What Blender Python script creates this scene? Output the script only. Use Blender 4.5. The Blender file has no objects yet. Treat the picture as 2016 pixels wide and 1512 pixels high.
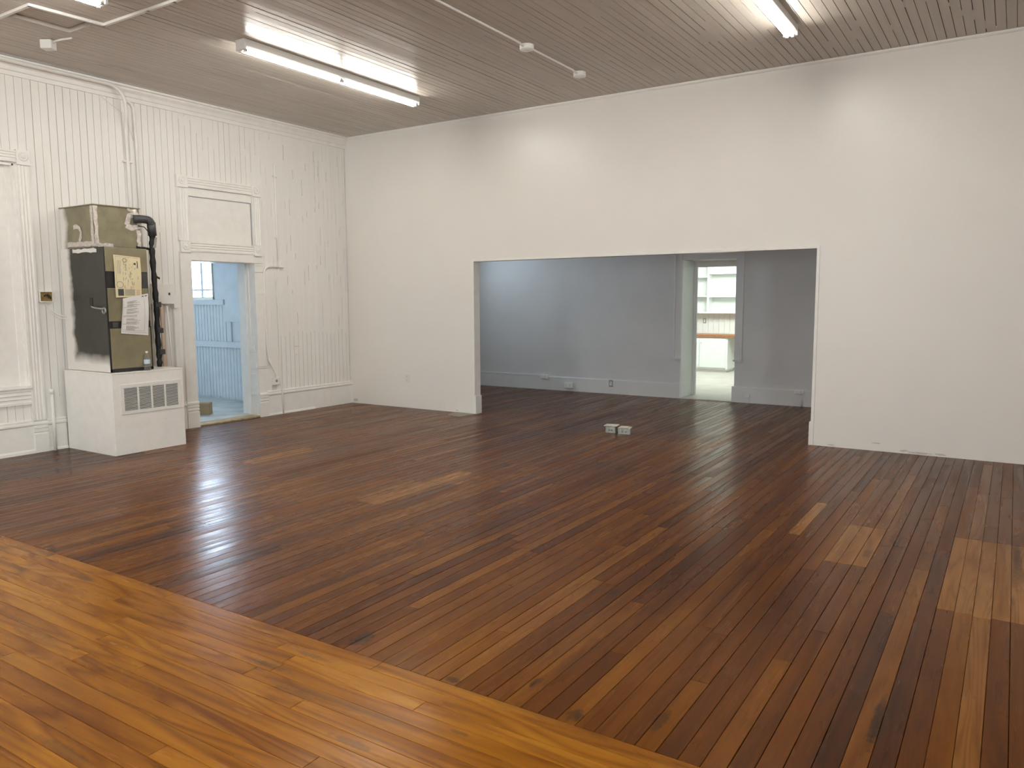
import bpy, math, random
from mathutils import Vector, Matrix

random.seed(7)
sc = bpy.context.scene
COL = sc.collection
H = 4.2                     # ceiling height, metres

# ------------------------------------------------------------------ camera
cam_d = bpy.data.cameras.new('camera')
cam_d.sensor_fit = 'HORIZONTAL'
cam_d.sensor_width = 36.0
cam_d.lens = 36.0 * 1522.236 / 2016.0
cam_d.clip_end = 200
cam = bpy.data.objects.new('camera', cam_d)
COL.objects.link(cam)
yaw, pitch, roll = -0.575605, -0.108099, -0.0053388
fwd = Vector((math.cos(pitch) * math.sin(yaw), math.cos(pitch) * math.cos(yaw), math.sin(pitch)))
rgt = fwd.cross(Vector((0, 0, 1))).normalized()
upv = rgt.cross(fwd)
r2 = rgt * math.cos(roll) + upv * math.sin(roll)
u2 = -rgt * math.sin(roll) + upv * math.cos(roll)
rot = Matrix((r2, u2, -fwd)).transposed()
cam.matrix_world = Matrix.Translation((9.0266, -9.0864, 1.6496)) @ rot.to_4x4()
sc.camera = cam

# ------------------------------------------------------------------ view, world, lights
sc.view_settings.view_transform = 'Standard'
sc.view_settings.look = 'None'
sc.view_settings.gamma = 1
sc.view_settings.use_curve_mapping = False
sc.view_settings.exposure = 0.0
sc.cycles.use_denoising = True
sc.cycles.max_bounces = 7
sc.cycles.diffuse_bounces = 5
sc.cycles.glossy_bounces = 3
sc.cycles.use_adaptive_sampling = True
sc.cycles.adaptive_threshold = 0.1
sc.cycles.adaptive_min_samples = 16
sc.cycles.sample_clamp_indirect = 8

TUBE = 67.0                 # fluorescent tube radiance
TUBE_COL = (1.0, 0.975, 0.905)
world = bpy.data.worlds.new('world')
sc.world = world
world.use_nodes = True
world.node_tree.nodes['Background'].inputs[0].default_value = (0.75, 0.87, 1.0, 1)
world.node_tree.nodes['Background'].inputs[1].default_value = 1.0


def area(name, loc, target, sx, sy, power, color):
    d = bpy.data.lights.new(name, 'AREA')
    d.shape = 'RECTANGLE'
    d.size, d.size_y = sx, sy
    d.energy = power
    d.color = color
    o = bpy.data.objects.new(name, d)
    COL.objects.link(o)
    o.location = loc
    o.rotation_euler = (Vector(target) - Vector(loc)).to_track_quat('-Z', 'Z').to_euler()
    return o


# daylight through the shop windows of the front wall (behind the camera)
area('front_daylight', (3.4, -24.1, 1.75), (3.4, 0, 1.75), 4.8, 2.7, 330, (0.80, 0.92, 1.0))
area('front_daylight', (9.1, -24.1, 1.75), (9.1, 0, 1.75), 4.8, 2.7, 60, (0.85, 0.94, 1.0))
# unseen light added in the right wall to brighten the left wall
area('right_fill', (12.6, -13.0, 1.75), (0, -13.0, 1.75), 3.0, 2.3, 560, (0.84, 0.94, 1.0))
# unseen daylight fill added at the outer wall of the side room
area('side_room_fill', (-4.32, -2.6, 1.7), (0, -2.4, 1.3), 1.3, 1.5, 25, (0.82, 0.94, 1.0))
# ceiling lamp of the kitchen
area('kitchen_lamp', (4.2, 5.9, 3.25), (3.5, 8.0, 0.7), 2.2, 1.6, 225, (0.94, 1.0, 0.96))
# fill lights added out of view at both ends of the far room
area('far_room_fill', (0.25, 1.7, 2.6), (6, 1.9, 1.4), 1.2, 1.6, 30, (0.70, 0.86, 1.0))
area('far_room_fill', (12.3, 1.7, 2.4), (6, 1.9, 1.2), 1.2, 1.8, 40, (0.95, 0.98, 1.0))


# ------------------------------------------------------------------ materials
class NT:
    def __init__(s, name):
        s.m = bpy.data.materials.new(name)
        s.m.use_nodes = True
        s.t = s.m.node_tree
        s.b = s.t.nodes['Principled BSDF']

    def n(s, typ, **kw):
        x = s.t.nodes.new(typ)
        for k, v in kw.items():
            setattr(x, k, v)
        return x

    def l(s, a, b):
        s.t.links.new(a, b)

    def setv(s, node, **kw):
        for k, v in kw.items():
            node.inputs[k.replace('_', ' ')].default_value = v
        return node

    def noise(s, vec, scale, detail=4, rough=.5, dist=0.0):
        x = s.n('ShaderNodeTexNoise')
        s.setv(x, Scale=scale, Detail=detail, Roughness=rough, Distortion=dist)
        if vec is not None:
            s.l(vec, x.inputs['Vector'])
        return x.outputs['Fac']

    def pos(s):
        return s.n('ShaderNodeTexCoord').outputs['Object']

    def mapped(s, vec, scale, loc=(0, 0, 0)):
        x = s.n('ShaderNodeMapping')
        x.inputs['Scale'].default_value = scale
        x.inputs['Location'].default_value = loc
        s.l(vec, x.inputs['Vector'])
        return x.outputs[0]

    def ramp(s, fac, stops):
        x = s.n('ShaderNodeValToRGB')
        el = x.color_ramp.elements
        while len(el) < len(stops):
            el.new(.5)
        for e, (p, c) in zip(el, stops):
            e.position = p
            e.color = (c[0], c[1], c[2], 1) if not isinstance(c, (int, float)) else (c, c, c, 1)
        s.l(fac, x.inputs[0])
        return x.outputs[0]

    def mix(s, fac, a, b, mode='MIX'):
        x = s.n('ShaderNodeMix', data_type='RGBA', blend_type=mode)
        for i, v in ((0, fac), (6, a), (7, b)):
            if hasattr(v, 'links') or hasattr(v, 'is_linked'):
                s.l(v, x.inputs[i])
            else:
                x.inputs[i].default_value = v if i == 0 else (*v, 1)
        return x.outputs[2]

    def math(s, op, a, b=0.0, c=None):
        x = s.n('ShaderNodeMath', operation=op)
        for i, v in enumerate((a, b, c)):
            if v is None:
                continue
            if hasattr(v, 'is_linked'):
                s.l(v, x.inputs[i])
            else:
                x.inputs[i].default_value = v
        return x.outputs[0]

    def bump(s, h, strength, dist):
        x = s.n('ShaderNodeBump')
        x.inputs['Strength'].default_value = strength
        x.inputs['Distance'].default_value = dist
        s.l(h, x.inputs['Height'])
        s.l(x.outputs[0], s.b.inputs['Normal'])


def simple(name, col, rough=.5, metal=0.0, var=.06, scale=9.0, bump=0.0, spec=.5):
    t = NT(name)
    p = t.pos()
    f = t.noise(p, scale, 5)
    a = tuple(c * (1 - var) for c in col)
    b = tuple(min(1, c * (1 + var)) for c in col)
    t.l(t.ramp(f, [(.3, a), (.7, b)]), t.b.inputs['Base Color'])
    t.b.inputs['Roughness'].default_value = rough
    t.b.inputs['Metallic'].default_value = metal
    t.b.inputs['Specular IOR Level'].default_value = spec
    if bump:
        t.bump(t.noise(p, scale * 6, 4), bump, .004)
    return t.m


def spots(t, p, lst, ax=(0, 1), k=26.0):
    """mask of stains: ellipses (a, b, ra, rb) on two axes with ragged edges"""
    sx = t.n('ShaderNodeSeparateXYZ')
    t.l(p, sx.inputs[0])
    wob = t.math('MULTIPLY', t.math('SUBTRACT', t.noise(p, k, 4, .65), .5), 2.6)
    out = None
    for a, b, ra, rb in lst:
        u = t.math('MULTIPLY', t.math('SUBTRACT', sx.outputs[ax[0]], a), 1.0 / ra)
        v = t.math('MULTIPLY', t.math('SUBTRACT', sx.outputs[ax[1]], b), 1.0 / rb)
        d = t.math('ADD', t.math('ADD', t.math('MULTIPLY', u, u), t.math('MULTIPLY', v, v)), wob)
        m = t.math('SUBTRACT', 1.0, d)
        out = m if out is None else t.math('MAXIMUM', out, m)
    return t.ramp(out, [(.0, 0.0), (.7, 1.0)])


def mat_plaster():
    t = NT('painted_plaster')
    p = t.pos()
    f = t.noise(p, 1.3, 5)
    t.l(t.ramp(f, [(.25, (.825, .80, .745)), (.75, (.845, .82, .765))]), t.b.inputs['Base Color'])
    wall = t.b.inputs['Base Color'].links[0].from_socket
    dirt = t.math('MULTIPLY', spots(t, p, [(7.84, .085, .05, .010), (8.11, .028, .05, .014), (8.45, .022, .06, .012), (7.38, .02, .05, .010), (8.26, .018, .14, .014), (2.16, .03, .04, .008), (.10, .05, .06, .03)], (0, 2), 40.0), .5)
    t.l(t.mix(dirt, wall, (.30, .26, .20)), t.b.inputs['Base Color'])
    t.b.inputs['Roughness'].default_value = .33
    t.b.inputs['Specular IOR Level'].default_value = .5
    h = t.math('ADD', t.math('MULTIPLY', t.noise(p, 3.0, 4), 1.0), t.math('MULTIPLY', t.noise(p, 120, 2), .05))
    t.bump(h, .10, .02)
    return t.m


def mat_boards(name, c0, c1, r0, r1, axis, spec=.5):
    t = NT(name)
    p = t.pos()
    sc_ = [14, 14, 14]
    sc_[axis] = 1.2
    f = t.noise(t.mapped(p, tuple(sc_)), 1.0, 5)
    t.l(t.ramp(f, [(.25, c0), (.75, c1)]), t.b.inputs['Base Color'])
    t.b.inputs['Roughness'].default_value = (r0 + r1) / 2
    t.b.inputs['Specular IOR Level'].default_value = spec
    sc2 = [60, 60, 60]
    sc2[axis] = 4
    t.bump(t.noise(t.mapped(p, tuple(sc2)), 1.0, 2), .08, .002)
    return t.m


def mat_floor(dark=True):
    """planks: colour attribute pv = (tone, grain seed, patch)"""
    t = NT('dark_stained_planks' if dark else 'light_pine_planks')
    p = t.pos()
    at = t.n('ShaderNodeAttribute', attribute_name='pv')
    sp = t.n('ShaderNodeSeparateColor')
    t.l(at.outputs['Color'], sp.inputs[0])
    tone, seed, patch = sp.outputs[0], sp.outputs[1], sp.outputs[2]
    cb = t.n('ShaderNodeCombineXYZ')
    t.l(t.math('MULTIPLY', seed, 37.0), cb.inputs[0])
    t.l(t.math('MULTIPLY', seed, 91.0), cb.inputs[1])
    t.l(t.math('MULTIPLY', seed, 53.0), cb.inputs[2])
    va = t.n('ShaderNodeVectorMath', operation='ADD')
    t.l(p, va.inputs[0])
    t.l(cb.outputs[0], va.inputs[1])
    q = va.outputs[0]
    ax = (1.0, .07, 1.0) if dark else (.10, 1.0, 1.0)
    fine = t.noise(t.mapped(q, tuple(a * 85 for a in ax)), 1.0, 6, .6)
    mid = t.noise(t.mapped(q, tuple(a * 16 for a in ax)), 1.0, 4, .55)
    # growth rings: contour lines of a stretched noise
    rg = t.noise(t.mapped(q, tuple(a * (7 if dark else 4.5) for a in ax)), 1.0, 2, .45, .6)
    rings = t.math('ABSOLUTE', t.math('SINE', t.math('MULTIPLY', rg, 34.0 if dark else 28.0)))
    big = t.noise(p, .55, 3)
    blot = t.noise(t.mapped(q, tuple(a * 5 for a in ax)), 1.0, 3, .6)
    if dark:
        v = t.math('ADD', t.math('MULTIPLY', tone, .62), t.math('MULTIPLY', t.math('SUBTRACT', mid, .5), .55))
        v = t.math('ADD', v, t.math('MULTIPLY', t.math('SUBTRACT', fine, .5), .30))
        v = t.math('ADD', v, t.math('MULTIPLY', t.math('SUBTRACT', big, .5), .62))
        v = t.math('ADD', v, .16)
        base = t.ramp(v, [(.0, (.032, .012, .007)), (.28, (.075, .0225, .005)), (.5, (.120, .036, .004)),
                          (.72, (.172, .060, .006)), (1.0, (.25, .102, .012))])
        w = t.math('ADD', t.math('MULTIPLY', rings, .42), t.math('MULTIPLY', mid, .55))
        light = t.ramp(w, [(.15, (.16, .058, .014)), (.5, (.255, .108, .026)), (.85, (.35, .165, .045))])
        base = t.mix(patch, base, light)
        stain = t.ramp(blot, [(.66, 0.0), (.76, .75)])
        base = t.mix(t.math('MULTIPLY', stain, .8), base, (.035, .022, .016))
        marks = spots(t, p, [(7.765, -1.23, .012, .07), (7.745, -.52, .010, .03), (7.75, -1.75, .010, .10), (7.76, -2.45, .012, .09),
                             (7.36, -3.40, .020, .10), (7.34, -3.62, .012, .10), (8.305, -3.74, .030, .12), (8.44, -3.42, .018, .10),
                             (3.70, -6.54, .05, .02), (6.42, -6.44, .05, .10), (7.05, -6.53, .04, .03), (7.37, -6.35, .02, .06),
                             (7.64, -6.50, .04, .05), (7.20, -5.23, .03, .06), (8.66, -5.90, .026, .25), (7.94, -6.35, .03, .10),
                             (5.10, -3.29, .05, .02), (5.42, -3.09, .05, .02), (4.80, -2.73, .08, .03), (6.45, -2.46, .02, .08), (9.12, -3.4, .03, .5)])
        base = t.mix(t.math('MULTIPLY', marks, t.math('MULTIPLY', mid, 1.25)), base, (.016, .011, .009))
    else:
        v = t.math('ADD', t.math('MULTIPLY', rings, .31), t.math('MULTIPLY', tone, .30))
        v = t.math('ADD', v, t.math('MULTIPLY', t.math('SUBTRACT', big, .45), .40))
        v = t.math('ADD', v, t.math('MULTIPLY', t.math('SUBTRACT', mid, .5), .6))
        v = t.math('ADD', v, t.math('MULTIPLY', t.math('SUBTRACT', fine, .5), .20))
        v = t.math('ADD', v, .14)
        base = t.ramp(v, [(.0, (.115, .034, .004)), (.3, (.195, .066, .006)), (.6, (.295, .113, .010)),
                          (1.0, (.45, .205, .018))])
        stain = t.ramp(blot, [(.60, 0.0), (.76, .62)])
        base = t.mix(stain, base, (.10, .062, .030))
        marks = spots(t, p, [(4.43, -6.72, .10, .022), (5.33, -7.25, .03, .012), (5.33, -7.14, .03, .012), (7.02, -7.12, .12, .025), (6.17, -7.73, .20, .030),
                             (6.26, -6.87, .18, .022), (6.55, -6.98, .16, .025), (3.91, -6.84, .10, .02), (7.33, -6.85, .06, .012), (6.36, -6.70, .12, .020)])
        base = t.mix(t.math('MULTIPLY', marks, t.math('MULTIPLY', mid, .85)), base, (.060, .040, .022))
    t.l(base, t.b.inputs['Base Color'])
    t.l(t.ramp(t.noise(t.mapped(q, tuple(a * 9 for a in ax)), 1.0, 4), [(.3, .19), (.7, .36)] if dark else [(.3, .20), (.7, .32)]), t.b.inputs['Roughness'])
    t.b.inputs['Specular IOR Level'].default_value = .12
    t.b.inputs['Specular Tint'].default_value = (1.0, .50, .16, 1)      # amber varnish
    hh = t.math('ADD', t.math('MULTIPLY', fine, .25), t.math('MULTIPLY', t.noise(t.mapped(q, tuple(a * 12 for a in ax)), 1.0, 3), 1.0))
    t.bump(hh, .14, .004)
    return t.m


def mat_overspray(name, base, rough=.5, x0=.20):
    """sheet metal with white paint overspray along its wall side and foot"""
    t = NT(name)
    p = t.pos()
    sx = t.n('ShaderNodeSeparateXYZ')
    t.l(p, sx.inputs[0])
    wob = t.math('MULTIPLY', t.math('SUBTRACT', t.noise(t.mapped(p, (3, 3, 4.5)), 1.0, 3), .5), .22)
    xx = t.math('ADD', t.math('ADD', sx.outputs[0], .5), wob)
    zz = t.math('ADD', sx.outputs[2], t.math('MULTIPLY', wob, .5))
    fx = t.ramp(xx, [(x0, 1.0), (x0 + .09, 0.0)])
    fz = t.ramp(t.math('ADD', zz, 0.0), [(.09, 1.0), (.20, 0.0)])
    m = t.math('MAXIMUM', fx, fz)
    f = t.noise(p, 7, 5)
    b = t.ramp(f, [(.3, tuple(c * .82 for c in base)), (.7, tuple(c * 1.2 for c in base))])
    t.l(t.mix(m, b, (.76, .74, .69)), t.b.inputs['Base Color'])
    t.b.inputs['Roughness'].default_value = rough
    return t.m


def mat_emit(name, col, s):
    t = NT(name)
    t.b.inputs['Base Color'].default_value = (.8, .8, .8, 1)
    t.b.inputs['Emission Color'].default_value = (*col, 1)
    t.b.inputs['Emission Strength'].default_value = s
    return t.m


M = {}
M['plaster'] = mat_plaster()
M['wallboard'] = mat_boards('painted_wall_boards', (.825, .81, .765), (.865, .85, .805), .30, .48, 2)
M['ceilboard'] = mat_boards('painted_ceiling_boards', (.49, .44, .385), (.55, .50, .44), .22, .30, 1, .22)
M['trim'] = simple('painted_trim', (.845, .83, .785), .35, var=.03)
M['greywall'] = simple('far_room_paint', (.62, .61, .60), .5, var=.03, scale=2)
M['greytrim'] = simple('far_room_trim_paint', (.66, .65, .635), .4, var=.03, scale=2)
M['dark'] = mat_floor(True)
M['light'] = mat_floor(False)
M['subfloor'] = simple('subfloor_gap', (.012, .008, .006), .9)
M['cavity'] = simple('board_gap', (.03, .026, .022), .9)
M['ceilgap'] = simple('ceiling_board_gap', (.14, .115, .09), .9)
M['tube'] = mat_emit('lit_tube', TUBE_COL, TUBE)
M['steel_white'] = simple('white_enamel', (.78, .77, .73), .3, var=.02)
M['olive'] = simple('olive_sheet_metal', (.20, .175, .105), .42, var=.14, scale=6)
M['olive_light'] = simple('olive_panel', (.235, .205, .125), .40, var=.12, scale=6)
M['plenum'] = mat_overspray('plenum_metal', (.225, .20, .125), .42, .10)
M['cabside'] = mat_overspray('cabinet_side_metal', (.034, .032, .024), .42)
M['black'] = simple('black_rubber', (.014, .013, .012), .6, var=.3)
M['pipegrey'] = simple('grey_pvc', (.055, .056, .058), .45, var=.2)
M['foil'] = simple('foil_tape', (.72, .66, .62), .28, metal=.75, var=.22, scale=45, bump=.5)
M['paper_y'] = simple('yellowed_paper', (.72, .63, .40), .7, var=.04)
M['paper_w'] = simple('white_paper', (.72, .70, .68), .7, var=.03)
M['ink'] = simple('grey_print', (.30, .28, .24), .8)
M['inkdark'] = simple('dark_print', (.07, .065, .06), .8)
M['inkred'] = simple('red_print', (.52, .30, .18), .8)
M['brass'] = simple('rusty_box_metal', (.30, .20, .075), .5, metal=.3, var=.35, scale=30)
M['galv'] = simple('galvanised_steel', (.36, .37, .33), .42, metal=.5, var=.22, scale=40)
M['cream'] = simple('cream_mud_ring', (.80, .74, .60), .6)
M['cardboard'] = simple('cardboard', (.33, .245, .135), .8, var=.06)
M['bluetint'] = simple('side_room_boards', (.60, .65, .68), .55, var=.05, scale=5)  # white paint with the blue of the daylight put into its colour
M['sidefloor'] = simple('side_room_floor', (.52, .53, .50), .7, var=.15, scale=4)
M['threshold'] = simple('worn_threshold_wood', (.40, .30, .16), .6, var=.25, scale=12)
M['kitwhite'] = simple('kitchen_white', (.80, .83, .80), .45, var=.02)
M['kitfloor'] = simple('kitchen_vinyl', (.56, .54, .48), .5, var=.10, scale=3)
M['counter'] = simple('wood_counter', (.36, .15, .06), .35, var=.18, scale=20)
M['greentile'] = simple('grey_slate_patch', (.22, .20, .15), .4, var=.15)
M['pinewood'] = simple('bare_wood_strip', (.62, .50, .40), .6, var=.08)
M['sky'] = mat_emit('sky_bright_pane', (.60, .78, 1.0), 42.0)
g = NT('clear_plastic')
g.b.inputs['Base Color'].default_value = (.95, .97, .98, 1)
g.b.inputs['Transmission Weight'].default_value = .92
g.b.inputs['Roughness'].default_value = .08
g.b.inputs['IOR'].default_value = 1.15
M['plastic'] = g.m
M['bottlelabel'] = simple('bottle_label', (.55, .66, .74), .4)
M['outlethole'] = simple('outlet_slots', (.05, .05, .05), .6)


# ------------------------------------------------------------------ mesh building
class MB:
    def __init__(s):
        s.v, s.f, s.mi, s.pv, s.sm = [], [], [], [], []

    def face(s, pts, mi=0, pv=(0, 0, 0), smooth=False):
        i = len(s.v)
        s.v.extend([tuple(p) for p in pts])
        s.f.append(tuple(range(i, i + len(pts))))
        s.mi.append(mi)
        s.pv.append(pv)
        s.sm.append(smooth)

    def poly(s, verts, faces, mi=0, smooth=False):
        i = len(s.v)
        s.v.extend([tuple(p) for p in verts])
        for f in faces:
            s.f.append(tuple(i + k for k in f))
            s.mi.append(mi)
            s.pv.append((0, 0, 0))
            s.sm.append(smooth)

    def box(s, x0, x1, y0, y1, z0, z1, mi=0):
        v = [(x0, y0, z0), (x1, y0, z0), (x1, y1, z0), (x0, y1, z0), (x0, y0, z1), (x1, y0, z1), (x1, y1, z1), (x0, y1, z1)]
        s.poly(v, [(0, 3, 2, 1), (4, 5, 6, 7), (0, 1, 5, 4), (1, 2, 6, 5), (2, 3, 7, 6), (3, 0, 4, 7)], mi)
        return s

    def obox(s, c, ax, ay, az, mi=0):
        c, ax, ay, az = Vector(c), Vector(ax), Vector(ay), Vector(az)
        v = [c + a * ax + b * ay + d * az for d in (-1, 1) for a, b in ((-1, -1), (1, -1), (1, 1), (-1, 1))]
        s.poly(v, [(0, 3, 2, 1), (4, 5, 6, 7), (0, 1, 5, 4), (1, 2, 6, 5), (2, 3, 7, 6), (3, 0, 4, 7)], mi)
        return s

    def tube(s, pts, r, seg=12, mi=0, jig=0.0, cap=True):
        pts = [Vector(p) for p in pts]
        rings = []
        n = len(pts)
        prev = None
        for i, p in enumerate(pts):
            d = (pts[min(i + 1, n - 1)] - pts[max(i - 1, 0)]).normalized()
            if prev is None:
                a = d.orthogonal().normalized()
            else:
                a = (prev - d * prev.dot(d)).normalized()
            prev = a
            b = d.cross(a)
            rr = (r[i] if isinstance(r, (list, tuple)) else r)
            rings.append([p + (a * math.cos(2 * math.pi * k / seg) + b * math.sin(2 * math.pi * k / seg)) * rr * (1 + random.uniform(-jig, jig)) for k in range(seg)])
        vs = [q for ring in rings for q in ring]
        fs = []
        for i in range(n - 1):
            for k in range(seg):
                k2 = (k + 1) % seg
                fs.append((i * seg + k, i * seg + k2, (i + 1) * seg + k2, (i + 1) * seg + k))
        s.poly(vs, fs, mi, True)
        if cap:
            s.poly(rings[0], [tuple(reversed(range(seg)))], mi)
            s.poly(rings[-1], [tuple(range(seg))], mi)
        return s

    def lathe(s, c, axis, prof, seg=24, mi=0, smooth=True):
        """prof: list of (radius, distance along axis)"""
        c, d = Vector(c), Vector(axis).normalized()
        a = d.orthogonal().normalized()
        b = d.cross(a)
        vs = [c + d * h + (a * math.cos(2 * math.pi * k / seg) + b * math.sin(2 * math.pi * k / seg)) * r for r, h in prof for k in range(seg)]
        fs = []
        for i in range(len(prof) - 1):
            for k in range(seg):
                k2 = (k + 1) % seg
                fs.append((i * seg + k, i * seg + k2, (i + 1) * seg + k2, (i + 1) * seg + k))
        s.poly(vs, fs, mi, smooth)
        return s

    def prism(s, prof, a, b, axis, mi=0):
        """closed 2-D profile extruded along axis (0 x, 1 y, 2 z) from a to b"""
        def P(u, v, w):
            return ((w, u, v), (u, w, v), (u, v, w))[axis]
        n = len(prof)
        vs = [P(u, v, a) for u, v in prof] + [P(u, v, b) for u, v in prof]
        fs = [(k, (k + 1) % n, n + (k + 1) % n, n + k) for k in range(n)]
        fs += [tuple(reversed(range(n))), tuple(range(n, 2 * n))]
        s.poly(vs, fs, mi)
        return s

    def build(s, name, mats, parent=None, bevel=0.0, recalc=True):
        me = bpy.data.meshes.new(name)
        org = Vector(parent['origin']) if parent is not None else Vector((0, 0, 0))
        me.from_pydata([tuple(Vector(p) - org) for p in s.v], [], s.f)
        for m in (mats if isinstance(mats, (list, tuple)) else [mats]):
            me.materials.append(m)
        me.polygons.foreach_set('material_index', s.mi)
        me.polygons.foreach_set('use_smooth', s.sm)
        if any(any(p) for p in s.pv):
            at = me.color_attributes.new('pv', 'FLOAT_COLOR', 'CORNER')
            dat = []
            for p, f in zip(s.pv, s.f):
                dat += [p[0], p[1], p[2], 1.0] * len(f)
            at.data.foreach_set('color', dat)
        if recalc:
            import bmesh
            bm = bmesh.new()
            bm.from_mesh(me)
            bmesh.ops.remove_doubles(bm, verts=bm.verts, dist=1e-5)
            bmesh.ops.recalc_face_normals(bm, faces=bm.faces)
            bm.to_mesh(me)
            bm.free()
        me.update()
        o = bpy.data.objects.new(name, me)
        COL.objects.link(o)
        o['origin'] = tuple(org)
        if parent is not None:
            o.parent = parent
        if bevel:
            bv = o.modifiers.new('bevel', 'BEVEL')
            bv.width = bevel
            bv.segments = 2
            bv.limit_method = 'ANGLE'
        return o


def tag(o, label, cat, group=None, kind=None):
    o['label'] = label
    o['category'] = cat
    if group:
        o['group'] = group
    if kind:
        o['kind'] = kind
    return o


def thing(name, label, cat, loc, group=None, kind=None):
    o = bpy.data.objects.new(name, None)
    o.empty_display_size = .1
    COL.objects.link(o)
    o.location = loc
    o['origin'] = tuple(loc)
    return tag(o, label, cat, group, kind)


def copy_tree(o, parent=None):
    c = o.copy()
    COL.objects.link(c)
    if parent is not None:
        c.parent = parent
    for ch in list(o.children):
        copy_tree(ch, c)
    return c


def arc(c, a, b, n=7):
    """quarter arc from c+a to c+b"""
    c, a, b = Vector(c), Vector(a), Vector(b)
    return [c + a * math.cos(t * math.pi / 2 / (n - 1)) + b * math.sin(t * math.pi / 2 / (n - 1)) for t in range(n)]


def struct(o, label, cat):
    return tag(o, label, cat, kind='structure')


# ------------------------------------------------------------------ board surfaces (walls, ceiling)
def board_surface(name, to3, u0, u1, v0, v1, holes, joints, depth, jit, mats):
    """flat boarded surface; to3(u, v, d) gives the 3-D point d metres behind the face.
    joints: list of (u, width, [(v0, v1) open stretches])"""
    mb = MB()
    joints = sorted(j for j in joints if u0 + .01 < j[0] < u1 - .01)
    edges = [u0]
    for u, w, op in joints:
        edges += [u - w / 2, u + w / 2]
    edges.append(u1)

    def vcuts(a, b):
        """v intervals left after the holes for the strip a..b"""
        iv = [(v0, v1)]
        for hu0, hu1, hv0, hv1 in holes:
            if hu0 < b - 1e-6 and hu1 > a + 1e-6:
                nv = []
                for p, q in iv:
                    if hv0 > p:
                        nv.append((p, min(q, hv0)))
                    if hv1 < q:
                        nv.append((max(p, hv1), q))
                iv = [(p, q) for p, q in nv if q - p > 1e-5]
        return iv

    hu = sorted({h for x in holes for h in (x[0], x[1])})
    for i in range(0, len(edges) - 1, 2):
        a, b = edges[i], edges[i + 1]
        da, db = random.uniform(-jit, jit), random.uniform(-jit, jit)
        cuts = [a] + [h for h in hu if a + 1e-4 < h < b - 1e-4] + [b]
        for p, q in zip(cuts[:-1], cuts[1:]):
            dp = da + (db - da) * (p - a) / (b - a)
            dq = da + (db - da) * (q - a) / (b - a)
            for r, t in vcuts(p, q):
                mb.face([to3(p, r, dp), to3(q, r, dq), to3(q, t, dq), to3(p, t, dp)])
    for u, w, op in joints:
        a, b = u - w / 2, u + w / 2
        for r, t in vcuts(a, b):
            brk = sorted({r, t} | {x for o in op for x in o if r < x < t})
            for p, q in zip(brk[:-1], brk[1:]):
                m = (p + q) / 2
                if any(o[0] <= m <= o[1] for o in op):
                    mb.face([to3(a, p, depth), to3(b, p, depth), to3(b, q, depth), to3(a, q, depth)], 1)
                    mb.face([to3(a, p, 0), to3(a, p, depth), to3(a, q, depth), to3(a, q, 0)])
                    mb.face([to3(b, p, depth), to3(b, p, 0), to3(b, q, 0), to3(b, q, depth)])
                else:
                    mb.face([to3(a, p, .0006), to3(b, p, .0006), to3(b, q, .0006), to3(a, q, .0006)])
    return mb.build(name, mats, recalc=False)


def stretches(lo, hi, frac, mean):
    """random open stretches of a joint covering about frac of lo..hi"""
    out, z = [], lo
    op = random.random() < frac
    while z < hi:
        ln = random.uniform(.35, 1.7) * mean * (frac if op else 1 - frac) * 2
        if op:
            out.append((z, min(hi, z + ln)))
        z += max(ln, .02)
        op = not op
    return out


XR, YF = 12.5, -24.0        # right wall, front wall
# ---- left wall (x = 0, boards vertical)
lj = []
k = 0
y = -4.919 - .0838 * 40
while y < -.03:
    w = random.choice((.0035, .0045, .006))
    op = []
    if y < -3.0:
        op = stretches(.36, 4.05, .84, 1.9)
        op += [(2.6, 4.05)] if random.random() < .92 else []
    elif y < -1.7:
        op = stretches(3.26, 4.05, .75, .5)
    else:
        op = stretches(1.25, 4.0, .30, .45)
        w = min(w, .0045)
    lj.append((y, w, op))
    y += .0838
for k in range(17):         # wainscot right of the door: its own joints
    yy = -1.40 + .0822 * k
    lj = [j for j in lj if abs(j[0] - yy) > .014 or j[0] < -1.6]
    lj.append((yy, .0065, [(.34, random.uniform(1.12, 1.22))] + (stretches(1.3, 3.9, .18, .4) if random.random() < .6 else [])))
lj.append((-.0125, .014, [(.36, 4.05)]))
o = board_surface('wall_left', lambda u, v, d: (-d, u, v), YF, 0.0, 0, H,
                  [(-2.84, -1.83, -1, 3.12), (-6.35, -4.90, .73, 3.12)], lj, .022, .0007, [M['wallboard'], M['cavity']])
struct(o, 'white painted vertical board wall on the left', 'wall')
# thickness of the left wall round its doorway
mb = MB()
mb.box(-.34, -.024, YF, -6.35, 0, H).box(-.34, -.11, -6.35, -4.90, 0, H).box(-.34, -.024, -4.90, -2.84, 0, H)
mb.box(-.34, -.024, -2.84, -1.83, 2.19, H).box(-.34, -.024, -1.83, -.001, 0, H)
struct(mb.build('wall_left_core', M['bluetint']), 'body of the left wall behind its boards', 'wall')

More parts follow.
